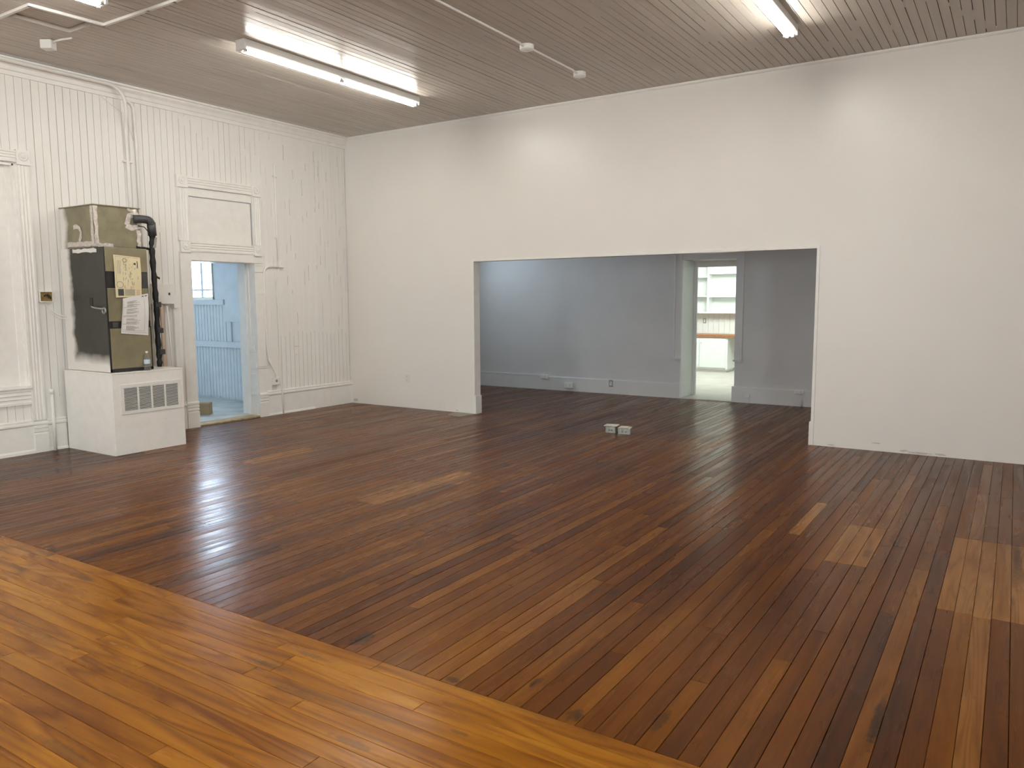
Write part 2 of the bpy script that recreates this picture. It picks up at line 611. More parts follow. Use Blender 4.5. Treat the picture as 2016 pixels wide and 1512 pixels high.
# ---- back wall with the wide opening
OX0, OX1, OZ = 2.485, 7.16, 2.205
mb = MB()
T = .125
mb.box(0, OX0, 0, T, 0, H).box(OX1, XR, 0, T, 0, H).box(OX0, OX1, 0, T, OZ, H)
struct(mb.build('wall_back', M['plaster']), 'smooth white plaster wall with the wide opening', 'wall')
mb = MB().box(XR, XR + .15, YF, -14.6, 0, H).box(XR, XR + .15, -11.4, 3.84, 0, H).box(XR, XR + .15, -14.6, -11.4, 0, .55).box(XR, XR + .15, -14.6, -11.4, 2.95, H)
struct(mb.build('wall_right', M['plaster']), 'white wall on the right, behind the camera side', 'wall')
mb = MB()
for a, b in ((0, .9), (5.9, 6.6), (11.6, XR)):
    mb.box(a, b, YF - .15, YF, 0, H)
for a, b in ((.9, 5.9), (6.6, 11.6)):
    mb.box(a, b, YF - .15, YF, 0, .35).box(a, b, YF - .15, YF, 3.15, H)
struct(mb.build('wall_front', M['plaster']), 'white front wall with shop windows behind the camera', 'wall')

# ---- ceiling boards
cj = []
x = 8.2297 - .0833 * 98
while x < XR:
    near = x > 6.2
    cj.append((x, random.choice((.003, .0035, .004)) if not near else random.choice((.004, .005, .006)),
               stretches(YF, 0, .90 if not near else .95, 2.5)))
    x += .0833
HX0, HX1, HY0, HY1 = 1.37, 1.74, -5.46, -4.95
o = board_surface('ceiling', lambda u, v, d: (u, v, H + d), 0, XR, YF, 0, [(HX0, HX1, HY0, HY1)], cj, .012, .0015,
                  [M['ceilboard'], M['ceilgap']])
struct(o, 'painted tongue and groove board ceiling', 'ceiling')
struct(MB().box(0, XR, YF, 0, H + .06, H + .1).build('ceiling_deck', M['ceilboard']), 'deck above the ceiling boards', 'ceiling')
struct(MB().box(0, XR, T, 3.22, H, H + .1).build('ceiling_far_room', M['plaster']), 'ceiling of the room beyond the opening', 'ceiling')

# ------------------------------------------------------------------ plank floors
PW = .0835
X0 = 6.17 - 74 * PW
patches = [  # x0, x1, y0, y1, tone, patch amount
    (2.33, 2.60, -4.02, -3.12, .75, .55), (4.43, 4.60, -4.52, -3.70, .70, .30), (4.58, 4.76, -4.52, -3.17, .8, .75),
    (8.08, 8.35, -4.03, -3.10, .85, .70), (8.75, 9.35, -4.52, -3.05, .8, .72), (8.86, 8.96, -3.04, -1.57, .55, .42),
    (7.75, 7.86, -3.56, -2.58, .95, .75), (8.92, 9.03, -8.0, -4.54, .85, .45), (8.58, 8.69, -6.57, -3.9, .8, .15),
    (5.52, 5.62, -6.57, -4.9, .7, .10), (6.30, 6.42, -6.0, -2.2, .8, .15), (6.92, 7.02, -6.0, -3.9, .85, .25),
    (7.00, 7.10, -6.57, -5.1, .85, .30), (5.05, 5.15, -5.4, -2.6, .8, .12), (3.55, 3.66, -6.5, -4.6, .75, .12),
]


def plank(mb, a, b, c, d, along, pv, gap, z0=0.0, cup=.0004):
    """one plank a..b across, c..d along"""
    bv = .0016
    h = [random.uniform(-cup, cup) for _ in range(2)]
    dz = -.014
    if along == 'y':
        P = lambda u, v, z: (u, v, z)
    else:
        P = lambda u, v, z: (v, u, z)
    a2, b2, c2, d2 = a + gap / 2, b - gap / 2, c + .0006, d - .0006
    T_ = [P(a2 + bv, c2 + bv, z0 + h[0]), P(b2 - bv, c2 + bv, z0 + h[1]), P(b2 - bv, d2 - bv, z0 + h[1]), P(a2 + bv, d2 - bv, z0 + h[0])]
    B_ = [P(a2, c2, z0 - bv), P(b2, c2, z0 - bv), P(b2, d2, z0 - bv), P(a2, d2, z0 - bv)]
    D_ = [P(a2, c2, z0 + dz), P(b2, c2, z0 + dz), P(b2, d2, z0 + dz), P(a2, d2, z0 + dz)]
    fl = (lambda q: q) if along == 'y' else (lambda q: list(reversed(q)))
    mb.face(fl(T_), 0, pv)
    for i in range(4):
        j = (i + 1) % 4
        mb.face(fl([B_[i], B_[j], T_[j], T_[i]]), 0, pv)
        mb.face(fl([D_[i], D_[j], B_[j], B_[i]]), 0, pv)


YB = -6.568                 # edge between the dark and the light floor
mb = MB()
mb.box(0, XR, YB, 3.22, -.03, -.0135, 1)
n = 0
for r in range(int(XR / PW) + 2):
    a, b = X0 + r * PW, X0 + (r + 1) * PW
    if b < .01 or a > XR - .01:
        continue
    a, b = max(a, 0.0), min(b, XR)
    cx = (a + b) / 2
    cuts = [YB + .003]
    yy = YB + random.uniform(.6, 3.2)
    while yy < 3.0:
        cuts.append(yy)
        yy += random.uniform(1.1, 4.2)
    cuts.append(3.22)
    pp = [q for q in patches if q[0] < cx < q[1]]
    for q in pp:
        cuts = [v for v in cuts if not (q[2] - .25 < v < q[3] + .25) or v in (YB + .003,)]
        cuts += [v for v in (q[2], q[3]) if YB + .02 < v < 3.2]
    cuts = sorted(set(cuts))
    gap = random.choice((.001, .0014, .002, .0028, .0035))
    for c, d in zip(cuts[:-1], cuts[1:]):
        m = (c + d) / 2
        tone = min(1, max(0, random.gauss(.47, .15)))
        if random.random() < .10:
            tone = random.uniform(.7, .9)
        pt = 0.0
        for q in pp:
            if q[2] - .01 < m < q[3] + .01:
                tone, pt = q[4] + random.uniform(-.1, .1), q[5] * random.uniform(.85, 1.1)
        if cx < 1.25 and m < -4.0:
            tone = random.uniform(0, .08)
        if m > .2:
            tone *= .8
        plank(mb, a, b, c, d, 'y', (max(.001, tone), random.random(), pt), gap)
o = mb.build('floor', [M['dark'], M['subfloor']], recalc=False)
struct(o, 'dark reddish brown varnished plank floor', 'floor')

mb = MB()
mb.box(0, XR, YF, YB, -.03, -.0135, 1)
r = 0
while True:
    b = YB - r * .0848
    a = b - .0848
    if b < YF:
        break
    a = max(a, YF)
    xs = [0.0]
    v = random.uniform(.5, 3.0)
    while v < XR - .4:
        xs.append(v)
        v += random.uniform(1.0, 3.6)
    xs.append(XR)
    if r == 2:
        xs = [q for q in xs if abs(q - 7.07) > .7] + [7.07]
    if r == 8:
        xs = [q for q in xs if abs(q - 6.99) > .7] + [6.99]
    xs = sorted(xs)
    gap = random.choice((.0008, .001, .0016, .002))
    for c, d in zip(xs[:-1], xs[1:]):
        plank(mb, a, b, c, d, 'x', (min(1, max(0.01, random.gauss(.55, .24))), random.random(), 0.0), gap, .002, .00025)
    r += 1
o = mb.build('floor_front', [M['light'], M['subfloor']], recalc=False)
struct(o, 'lighter golden pine plank floor in the foreground', 'floor')

# grey threshold chip by the left jamb of the opening
mb = MB()
mb.poly([(2.20, -.30, .004), (2.48, -.36, .004), (2.52, -.02, .004), (2.14, -.005, .004), (2.20, -.30, 0), (2.48, -.36, 0), (2.52, -.02, 0), (2.14, -.005, 0)],
        [(0, 1, 2, 3), (0, 4, 5, 1), (1, 5, 6, 2), (2, 6, 7, 3), (3, 7, 4, 0)])
tag(mb.build('floor_patch', M['greentile']), 'thin grey green patch sheet on the floor at the left jamb of the wide opening', 'floor patch')

# ------------------------------------------------------------------ trim of the big room
# crown along the left wall
mb = MB()
cp = [(0, 4.03), (.022, 4.03), (.024, 4.075), (.034, 4.08), (.040, 4.12), (.062, 4.15), (.066, 4.172), (.092, 4.178), (.095, H), (0, H)]
mb.prism(cp, YF, 0, 1)
struct(mb.build('trim_1', M['trim']), 'white moulded crown trim along the top of the left wall', 'trim')
mb = MB().prism([(0, H - .03), (-.012, H - .03), (-.022, H - .016), (-.024, H), (0, H)], .095, XR, 0)
struct(mb.build('trim_2', M['trim']), 'thin painted trim strip where the plaster wall meets the ceiling', 'trim')
# casing and jamb lining of the opening
mb = MB()
cw, ct = .027, .010
mb.box(OX0 - cw, OX0 + .006, -ct, T + ct, 0, OZ + cw).box(OX1 - .006, OX1 + cw, -ct, T + ct, 0, OZ + cw).box(OX0, OX1, -ct, T + ct, OZ - .006, OZ + cw)
struct(mb.build('trim_3', M['trim'], bevel=.002), 'narrow white casing round the wide opening', 'trim')
mb = MB()
mb.box(OX0 + .004, OX0 + .024, -.012, T + .012, 0, .265).box(OX1 - .024, OX1 - .004, -.012, T + .012, 0, .265)
struct(mb.build('baseboard_opening', M['trim'], bevel=.003), 'white base blocks on both jambs of the wide opening', 'baseboard')


def base_prof(h, t=.028, cap=.07):
    return [(0, 0), (t, 0), (t, h - cap), (t + .006, h - cap + .004), (t + .014, h - cap + .014), (t + .014, h - cap + .030),
            (t + .004, h - cap + .036), (t + .004, h - .018), (t + .008, h - .012), (t - .004, h), (0, h)]


mb = MB()
mb.prism(base_prof(.36), -1.70, -.81, 1).prism([(.028, 0), (.042, 0), (.040, .018), (.028, .032)], -1.70, -.81, 1)
mb.prism(base_prof(.36, .02), -.81, -.001, 1)
mb.prism(base_prof(.36), -4.75, -4.54, 1).prism([(.028, 0), (.042, 0), (.040, .018), (.028, .032)], -4.75, -4.54, 1)
mb.prism(base_prof(.36), -3.70, -3.01, 1)
mb.prism(base_prof(.37, .04), -8.5, -4.90, 1).prism([(.04, 0), (.056, 0), (.054, .03), (.04, .045)], -8.5, -4.90, 1)
struct(mb.build('baseboard_left', M['trim']), 'tall moulded white baseboard along the left wall', 'baseboard')


def fluted(mb, y0, y1, z0, z1, x0, t, along='z', n=3):
    """flat board with rounded flutes on its face"""
    if along == 'z':
        w = (y1 - y0)
        prof = [(x0, y0), (x0 + t, y0)]
        a = y0 + w * .16
        s_ = w * .68 / n
        for i in range(n):
            prof += [(x0 + t, a), (x0 + t - .008, a + s_ * .30), (x0 + t - .008, a + s_ * .70), (x0 + t, a + s_)]
            a += s_
        prof += [(x0 + t, y1), (x0, y1)]
        mb.prism(prof, z0, z1, 2)
    else:
        w = (z1 - z0)
        prof = [(x0, z0), (x0 + t, z0)]
        a = z0 + w * .14
        s_ = w * .72 / n
        for i in range(n):
            prof += [(x0 + t, a), (x0 + t - .009, a + s_ * .28), (x0 + t - .009, a + s_ * .72), (x0 + t, a + s_)]
            a += s_
        prof += [(x0 + t, z1), (x0, z1)]
        mb.prism(prof, y0, y1, 1)
    return mb


def corner_block(root, y0, y1, z0, z1, x0=0.0):
    mb = MB().box(x0, x0 + .042, y0, y1, z0, z1)
    cy, cz = (y0 + y1) / 2, (z0 + z1) / 2 + .006
    b = mb.build('corner_block', M['trim'], root, bevel=.003)
    mb = MB().lathe((x0 + .040, cy, cz), (1, 0, 0),
                    [(.050, 0), (.050, .006), (.044, .011), (.036, .006), (.027, .004), (.022, .012), (.012, .016), (0.0005, .017)], 28)
    mb.build('rosette', M['trim'], b)
    # small ledge under the block
    MB().box(x0, x0 + .05, y0 - .004, y1 + .004, z0 - .012, z0).build('ledge', M['trim'], b)
    return b


# ---- doorway in the left wall
d1 = thing('door_1', 'cased doorway with blocked transom panel in the left board wall', 'doorway', (0, -2.33, 0), kind='structure')
mb = MB()
fluted(mb, -3.00, -2.84, 2.43, 3.12, 0, .032)
mb.build('casing_stile', M['trim'], d1)
mb = MB()
mb.box(0, .032, -3.00, -2.84, .34, 2.29)
mb.build('casing_stile', M['trim'], d1, bevel=.003)
mb = MB()
fluted(mb, -1.84, -1.70, 2.43, 3.12, 0, .032)
mb.build('casing_stile', M['trim'], d1)
for z0, z1, dx in ((2.06, 2.145, .022), (1.765, 2.052, .020), (.725, 1.755, .022), (.34, .715, .018)):
    mb = MB().box(0, dx, -1.84, -1.695, z0, z1)
    mb.build('casing_board', M['trim'], d1, bevel=.002)
mb = MB()
mb.poly([(0, -1.84, 2.15), (.02, -1.84, 2.15), (.02, -1.69, 2.15), (0, -1.69, 2.15), (0, -1.84, 2.185), (.02, -1.84, 2.185), (.02, -1.69, 2.155), (0, -1.69, 2.155)],
        [(0, 3, 2, 1), (4, 5, 6, 7), (0, 1, 5, 4), (1, 2, 6, 5), (2, 3, 7, 6), (3, 0, 4, 7)])
mb.build('casing_board', M['trim'], d1)
mb = MB().box(.0, .028, -1.845, -1.69, .70, .72).box(.0, .030, -1.845, -1.69, 1.752, 1.768)
mb.build('ledge', M['trim'], d1)
fluted(MB(), -2.84, -1.84, 3.12, 3.245, 0, .034, 'y').build('head_casing', M['trim'], d1)
fluted(MB(), -2.84, -1.84, 2.30, 2.425, 0, .034, 'y').build('transom_rail', M['trim'], d1)
MB().box(0, .024, -2.84, -1.70, 2.185, 2.30).build('header_board', M['trim'], d1, bevel=.002)
MB().box(-.028, .002, -2.84, -1.83, 3.01, 3.12).build('transom_board', M['trim'], d1, bevel=.002)
MB().box(-.06, -.030, -2.84, -1.83, 2.19, 3.10).build('backing', M['subfloor'], d1)
MB().box(-.028, -.016, -2.83, -1.845, 2.30, 2.998).build('transom_panel', M['trim'], d1)
corner_block(d1, -3.005, -2.845, 3.115, 3.255)
corner_block(d1, -1.845, -1.70, 3.115, 3.255)
corner_block(d1, -2.985, -2.845, 2.295, 2.425)
corner_block(d1, -1.845, -1.71, 2.295, 2.425)


def plinth(root, y0, y1, x1=.046):
    prof = [(0, 0), (x1, 0), (x1, .205)]
    for z in (.225, .265, .305):
        prof += [(x1 - .012, z - .012), (x1 - .012, z - .002), (x1, z + .006), (x1, z + .024)]
    prof += [(x1 - .01, .345), (0, .345)]
    MB().prism(prof, y0, y1, 1).build('plinth_block', M['trim'], root)


plinth(d1, -3.01, -2.835)
plinth(d1, -1.845, -1.70)
# reveal: linings of the opening
mb = MB().box(-.347, -.0005, -1.842, -1.822, 0, 2.185)
mb.build('jamb', M['trim'], d1)
mb = MB().box(-.347, -.0005, -2.848, -2.828, 0, 2.185)
mb.build('jamb', M['trim'], d1)
MB().box(-.347, -.0005, -2.83, -1.84, 2.178, 2.198).build('jamb_head', M['trim'], d1)
MB().box(-.200, -.165, -1.862, -1.84, 0.03, 2.178).build('door_stop', M['trim'], d1, bevel=.002)
MB().box(-.125, -.105, -1.854, -1.84, 1.12, 2.178).build('stop_bead', M['trim'], d1, bevel=.002)
for z0, z1, dx in ((.93, 1.08, .010), (.98, 1.02, .014), (.70, .86, .010), (.30, .335, .012), (.03, .62, .006)):
    MB().box(-.145, -.018, -1.842 - dx, -1.84, z0, z1).build('jamb_patch', M['trim'], d1, bevel=.002)
# threshold
mb = MB()
mb.box(-.16, .02, -2.83, -1.842, 0, .022)
mb.build('threshold', M['threshold'], d1, bevel=.004)
MB().box(-.345, -.16, -2.828, -1.842, 0, .030).build('sill_board', M['sidefloor'], d1, bevel=.003)

# ---- boarded-up window at the far left
w1 = thing('window_1', 'boarded over window with fluted white casing at the left edge', 'window', (0, -5.6, .73), kind='structure')
fluted(MB(), -4.90, -4.755, .36, 3.12, 0, .032, n=3).build('casing_stile', M['trim'], w1)
fluted(MB(), -6.495, -6.35, .36, 3.12, 0, .032, n=3).build('casing_stile', M['trim'], w1)
fluted(MB(), -6.36, -4.875, 3.135, 3.255, 0, .036, 'y').build('head_casing', M['trim'], w1)
corner_block(w1, -4.88, -4.74, 3.125, 3.27)
corner_block(w1, -6.51, -6.37, 3.125, 3.27)
MB().box(-.10, .0, -6.35, -6.335, .73, 3.12).box(-.10, .0, -4.915, -4.90, .73, 3.12).box(-.10, .0, -6.35, -4.90, 3.10, 3.12).build('jamb', M['trim'], w1)
MB().box(-.085, -.06, -6.335, -4.915, .73, 3.10).build('panel', M['trim'], w1)
MB().box(-.062, -.045, -6.335, -6.28, .73, 3.10).box(-.062, -.045, -4.965, -4.915, .73, 3.10).build('stop_bead', M['trim'], w1, bevel=.002)
MB().prism([(-.09, .715), (.052, .715), (.056, .725), (.052, .745), (-.09, .745)], -6.35, -4.89, 1).build('window_sill', M['trim'], w1, bevel=.002)
fluted(MB(), -6.35, -4.90, .545, .715, .0, .040, 'y', n=3).build('apron', M['trim'], w1)
plinth(w1, -4.90, -4.75, .05)
mb = MB()
for k in range(18):
    yy = -6.35 + k * .0805
    mb.box(.0, .012, yy + .002, yy + .0785, .37, .545)
mb.build('beadboard', M['wallboard'], w1)

# ------------------------------------------------------------------ room beyond the opening
FY, FT = 3.22, .62
DX0, DX1, DZ = 4.395, 5.295, 2.285
mb = MB()
mb.box(0, DX0, FY, FY + FT, 0, H).box(DX1, XR, FY, FY + FT, 0, H).box(DX0, DX1, FY, FY + FT, DZ, H)
struct(mb.build('wall_far', M['greywall']), 'plain grey white wall at the back of the far room', 'wall')
struct(MB().box(-.34, 0, T, FY + FT, 0, H).box(-.34, -.0005, -.001, T, 0, H).build('wall_far_left', M['greywall']), 'left wall of the far room', 'wall')
mb = MB()
bp = [(FY, 0), (FY - .026, 0), (FY - .026, .238), (FY - .018, .250), (FY - .006, .256), (FY, .256)]
mb.prism(bp, 0, DX0 + .004, 0).prism(bp, DX1 - .03, XR, 0)
struct(mb.build('baseboard_far', M['greytrim']), 'white baseboard along the far room wall', 'baseboard')
d2 = thing('door_2', 'deep doorway into the bright kitchen in the far room wall', 'doorway', (4.85, FY, 0), kind='structure')
for xa, xb in ((DX0 - .115, DX0), (DX1, DX1 + .112)):
    MB().box(xa, xb, FY - .032, FY, .68, 2.40).build('casing_stile', M['greytrim'], d2, bevel=.003)
    MB().box(xa - .012, xb + .012, FY - .055, FY, .655, .685).build('ledge', M['greytrim'], d2)
MB().box(DX0 - .125, DX0 - .098, FY - .055, FY - .0, .69, 2.42).build('casing_bead', M['greytrim'], d2, bevel=.006)
MB().box(DX1 + .095, DX1 + .122, FY - .055, FY - .0, .69, 2.42).build('casing_bead', M['greytrim'], d2, bevel=.006)
MB().box(DX0, DX1, FY - .022, FY, DZ, 2.40).build('head_casing', M['greytrim'], d2, bevel=.003)
MB().box(DX0 - .003, DX0 + .018, FY - .024, FY + .50, 0, DZ).build('jamb_lining', M['kitwhite'], d2, bevel=.002)
MB().box(DX0 - .003, DX0 + .012, FY - .028, FY + FT - .10, 0, .27).build('jamb_base', M['kitwhite'], d2, bevel=.003)
MB().box(DX0, DX0 + .045, FY + .50, FY + .56, 0, DZ).box(DX1 - .045, DX1, FY + .50, FY + .56, 0, DZ).box(DX0 + .045, DX1 - .045, FY + .50, FY + .56, 2.185, DZ).build('door_frame', M['trim'], d2, bevel=.002)
MB().box(DX0 + .045, DX0 + .068, FY + .53, FY + .56, 0, 2.185).build('door_stop', M['kitwhite'], d2)
MB().box(DX0, DX1, FY - .03, FY + FT + .02, 0, .012).build('threshold', M['kitfloor'], d2)

# kitchen beyond
KX0, KX1, KY1, KH = 0.6, 7.2, 8.66, 3.4
struct(MB().box(KX0, KX1, FY + FT, KY1 + .1, -.05, .004).build('floor_kitchen', M['kitfloor']), 'pale kitchen floor seen through the far doorway', 'floor')
struct(MB().box(KX0, KX1, KY1, KY1 + .1, 0, KH).build('wall_kitchen_back', M['kitwhite']), 'white kitchen wall behind the shelves', 'wall')
struct(MB().box(KX0 - .1, KX0, FY + FT, KY1, 0, KH).build('wall_kitchen_left', M['kitwhite']), 'white kitchen side wall on the left', 'wall')
struct(MB().box(KX1, KX1 + .1, FY + FT, KY1, 0, KH).build('wall_kitchen_right', M['kitwhite']), 'white kitchen side wall on the right', 'wall')
struct(MB().box(KX0 - .1, KX1 + .1, FY + FT, KY1 + .1, KH, KH + .1).build('ceiling_kitchen', M['kitwhite']), 'kitchen ceiling', 'ceiling')
mb = MB()
for k in range(30):
    xx = 1.6 + k * .128
    mb.box(xx, xx + .124, KY1 - .014, KY1, .85, 1.32)
struct(mb.build('trim_4', M['kitwhite']), 'white board backsplash above the kitchen counter', 'trim')
cab = thing('base_cabinet', 'white kitchen base cabinet under the wooden counter', 'cabinet', (2.9, 8.35, 0))
MB().box(2.0, 3.66, 8.07, KY1 - .016, .075, .79).build('body', M['kitwhite'], cab)
MB().box(2.0, 3.62, 8.13, KY1 - .016, .005, .075).build('toe_kick', M['trim'], cab)
for xa, xb, kx in ((2.40, 3.005, 2.955), (3.018, 3.62, 3.07)):
    dd = MB().box(xa, xb, 8.048, 8.07, .105, .765).build('door', M['kitwhite'], cab, bevel=.003)
    MB().lathe((kx, 8.048, .68), (0, -1, 0), [(.010, 0), (.008, .012), (.02, .018), (.024, .028), (.016, .036), (.0005, .038)], 16).build('knob', M['kitwhite'], dd)
tag(MB().box(1.9, 4.6, 8.02, KY1 - .015, .792, .85).build('countertop', M['counter'], bevel=.004), 'reddish wooden countertop in the kitchen', 'countertop')
su = thing('shelf_unit', 'white open wall shelves above the kitchen counter', 'shelves', (3.1, 8.53, 1.32))
SY0, SY1 = 8.38, KY1 - .001
MB().box(2.0, 4.6, SY1 - .02, SY1, 1.32, 2.9).build('back_panel', M['kitwhite'], su)
for xx in (2.0, 3.075, 4.58):
    MB().box(xx - .02, xx + .022, SY0, SY1 - .02, 1.32, 2.9).build('upright', M['kitwhite'], su)
for xa, xb, zs in ((2.022, 3.055, (1.322, 1.70, 2.14, 2.58)), (3.097, 4.56, (1.322, 1.69, 2.215, 2.60))):
    for zz in zs:
        MB().box(xa, xb, SY0 + .01, SY1 - .02, zz, zz + .03).build('shelf', M['kitwhite'], su)
MB().box(1.98, 4.6, SY0, SY1, 2.9, 2.93).build('top_board', M['kitwhite'], su)
sw = thing('light_switch', 'dark framed light switch on the kitchen backsplash', 'switch', (2.92, KY1 - .015, 1.14))
MB().box(2.885, 2.955, KY1 - .022, KY1 - .014, 1.085, 1.20).build('plate', M['galv'], sw)
MB().box(2.905, 2.935, KY1 - .030, KY1 - .022, 1.11, 1.175).build('rocker', M['kitwhite'], sw)

# ------------------------------------------------------------------ side room behind the left doorway
SXL, SYB, SYF, SH = -4.4, -.80, -5.2, 3.2
WX0, WX1, WZ0, WZ1 = -3.12, -2.34, 1.705, 2.62
mb = MB()
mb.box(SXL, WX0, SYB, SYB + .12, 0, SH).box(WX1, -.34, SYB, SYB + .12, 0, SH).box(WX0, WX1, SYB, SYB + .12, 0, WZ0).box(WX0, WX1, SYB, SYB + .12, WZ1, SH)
struct(mb.build('wall_side_room_back', M['bluetint']), 'back wall of the side room with its small window', 'wall')
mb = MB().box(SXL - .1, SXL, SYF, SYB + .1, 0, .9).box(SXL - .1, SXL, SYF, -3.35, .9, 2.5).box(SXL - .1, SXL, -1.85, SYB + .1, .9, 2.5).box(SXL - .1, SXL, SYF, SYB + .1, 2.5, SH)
struct(mb.build('wall_side_room_left', M['bluetint']), 'outer wall of the side room', 'wall')
struct(MB().box(SXL - .1, -.34, SYF - .1, SYF, 0, SH).build('wall_side_room_front', M['bluetint']), 'front wall of the side room', 'wall')
struct(MB().box(SXL - .1, -.34, SYF - .1, SYB + .12, SH, SH + .1).build('ceiling_side_room', M['bluetint']), 'ceiling of the side room', 'ceiling')
struct(MB().box(SXL - .1, -.345, SYF - .1, SYB + .1, -.05, .0).build('floor_side_room', M['sidefloor']), 'pale bare floor of the side room', 'floor')
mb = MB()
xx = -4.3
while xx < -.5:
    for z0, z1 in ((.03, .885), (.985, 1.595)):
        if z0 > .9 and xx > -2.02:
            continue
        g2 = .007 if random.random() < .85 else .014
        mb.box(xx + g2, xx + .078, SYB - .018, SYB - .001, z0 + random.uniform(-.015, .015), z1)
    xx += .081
struct(mb.build('trim_5', M['bluetint']), 'white beadboard panels with a daylight blue tint on the side room wall', 'trim')
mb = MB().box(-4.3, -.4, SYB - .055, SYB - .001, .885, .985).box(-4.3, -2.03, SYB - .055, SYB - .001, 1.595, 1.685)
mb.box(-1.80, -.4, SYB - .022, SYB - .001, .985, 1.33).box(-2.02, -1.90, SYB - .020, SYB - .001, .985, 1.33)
struct(mb.build('trim_6', M['bluetint'], bevel=.003), 'white horizontal rails with a daylight blue tint on the side room wall', 'trim')
struct(MB().box(-2.01, -1.2, SYB - .04, SYB - .001, 1.315, 2.6).build('trim_7', M['bluetint'], bevel=.002), 'plywood sheet with a daylight blue tint on the side room wall', 'trim')
w2 = thing('window_2', 'small bright window with a dark frame in the side room', 'window', (-2.73, SYB, WZ0), kind='structure')
MB().box(WX0, WX1, SYB - .02, SYB + .09, WZ0 - .03, WZ0 + .025).box(WX0, WX0 + .03, SYB - .012, SYB + .09, WZ0, WZ1).box(WX1 - .03, WX1, SYB - .012, SYB + .09, WZ0, WZ1).box(WX0, WX1, SYB - .012, SYB + .09, WZ1 - .03, WZ1).build('window_frame', M['galv'], w2)
MB().box(-2.705, -2.645, SYB + .02, SYB + .06, WZ0, WZ1).box(WX0, WX1, SYB + .025, SYB + .055, WZ0 + .13, WZ0 + .16).build('mullion', M['bluetint'], w2)
MB().box(WX0 + .02, WX1 - .02, SYB + .065, SYB + .072, WZ0 + .02, WZ1 - .02).build('pane', M['sky'], w2)

cb = thing('cardboard_box', 'small brown cardboard box on the side room floor beyond the left doorway', 'box', (-.93, -2.15, 0))
mb = MB()
c, s_ = math.cos(.72), math.sin(.72)
mb.obox((-.965, -2.10, .085), (.13 * c, .13 * s_, 0), (-.10 * s_, .10 * c, 0), (0, 0, .085))
mb.build('carton', M['cardboard'], cb, bevel=.003)
mb = MB().obox((-.965, -2.10, .1715), (.13 * c, .13 * s_, 0), (-.018 * s_, .018 * c, 0), (0, 0, .001))
mb.build('packing_tape', M['threshold'], cb)

# ------------------------------------------------------------------ fluorescent strip lights
GRP = 'fluorescent strip lights'


def make_fixture():
    L = 2.65
    root = thing('fluorescent_fixture', 'white twin tube strip light hanging nearest the far left corner', 'ceiling light', (2.53, -2.595, H), GRP)
    y0, y1 = -3.92, -1.27
    mb = MB()
    mb.prism([(2.470, H - .003), (2.466, H - .066), (2.476, H - .076), (2.584, H - .076), (2.594, H - .066), (2.590, H - .003)], y0, y1, 1)
    mb.build('channel', M['steel_white'], root)
    for ya, yb in ((y0 - .004, y0 + .02), (y1 - .02, y1 + .004)):
        MB().box(2.464, 2.596, ya, yb, H - .105, H - .002).build('end_cap', M['steel_white'], root, bevel=.004)
    ym = (y0 + y1) / 2
    for xx in (2.503, 2.557):
        for ya, yb in ((y0 + .045, ym - .028), (ym + .028, y1 - .045)):
            t = MB().tube([(xx, ya, H - .098), (xx, yb, H - .098)], .0165, 14).build('lamp_tube', M['tube'], root)
            MB().tube([(xx, ya - .022, H - .098), (xx, ya + .004, H - .098)], .0175, 12).build('tube_cap', M['galv'], t)
            MB().tube([(xx, yb - .004, H - .098), (xx, yb + .022, H - .098)], .0175, 12).build('tube_cap', M['galv'], t)
        for yy in (y0 + .028, ym, y1 - .028):
            MB().box(xx - .013, xx + .013, yy - .010, yy + .010, H - .120, H - .076).build('lampholder', M['steel_white'], root, bevel=.002)
    return root


fx = make_fixture()
for px, py, lab in ((2.53, -6.605, 'twin tube strip light cut off at the top left edge, beside the ceiling hatch'),
                    (7.115, -2.625, 'twin tube strip light at the upper right, cut off by the top edge'),
                    (7.115, -6.605, 'twin tube strip light just above the camera, outside the photo'),
                    (2.53, -10.61, 'twin tube strip light on the left, first row behind the camera'),
                    (7.115, -10.61, 'twin tube strip light in the middle, first row behind the camera'),
                    (2.53, -14.61, 'twin tube strip light on the left, second row behind the camera'),
                    (7.115, -14.61, 'twin tube strip light in the middle, second row behind the camera'),
                    (2.53, -18.61, 'twin tube strip light on the left, third row behind the camera'),
                    (7.115, -18.61, 'twin tube strip light in the middle, third row behind the camera')):
    c = copy_tree(fx)
    c.location = (px, py, H)
    c['label'] = lab

# ------------------------------------------------------------------ ceiling conduits, hatch
cc = thing('ceiling_conduit', 'white surface conduit with two round boxes across the middle of the ceiling', 'conduit', (4.757, -3, H))
jy = (-2.20, -1.07)
MB().tube([(4.757, -9.5, H - .012), (4.757, jy[0] - .16, H - .012), (4.757, jy[0] - .09, H - .022), (4.757, jy[0] - .05, H - .026)], .011, 10).build('pipe', M['steel_white'], cc)
MB().tube([(4.757, jy[0] + .05, H - .024), (4.757, jy[0] + .12, H - .012), (4.757, jy[1] - .17, H - .012), (4.757, jy[1] - .10, H - .022), (4.757, jy[1] - .05, H - .026)], .011, 10).build('pipe', M['steel_white'], cc)
for yy in jy:
    b = MB().lathe((4.757, yy, H - .001), (0, 0, -1), [(.072, 0), (.072, .044), (.069, .048), (.0005, .049)], 28).build('junction_box', M['steel_white'], cc)
    MB().lathe((4.757, yy, H - .049), (0, 0, -1), [(.058, 0), (.056, .005), (.0005, .006)], 24).build('cover', M['steel_white'], b)
rw = MB()
P0 = [(1.28, -9.0), (1.28, -5.505), (1.79, -5.505), (1.846, -4.885), (2.47, -4.878)]
P0 = [(1.20, -5.51), (1.79, -5.505), (1.846, -4.885), (2.53, -4.878), (2.90, -4.872), (9.5, -4.86)]
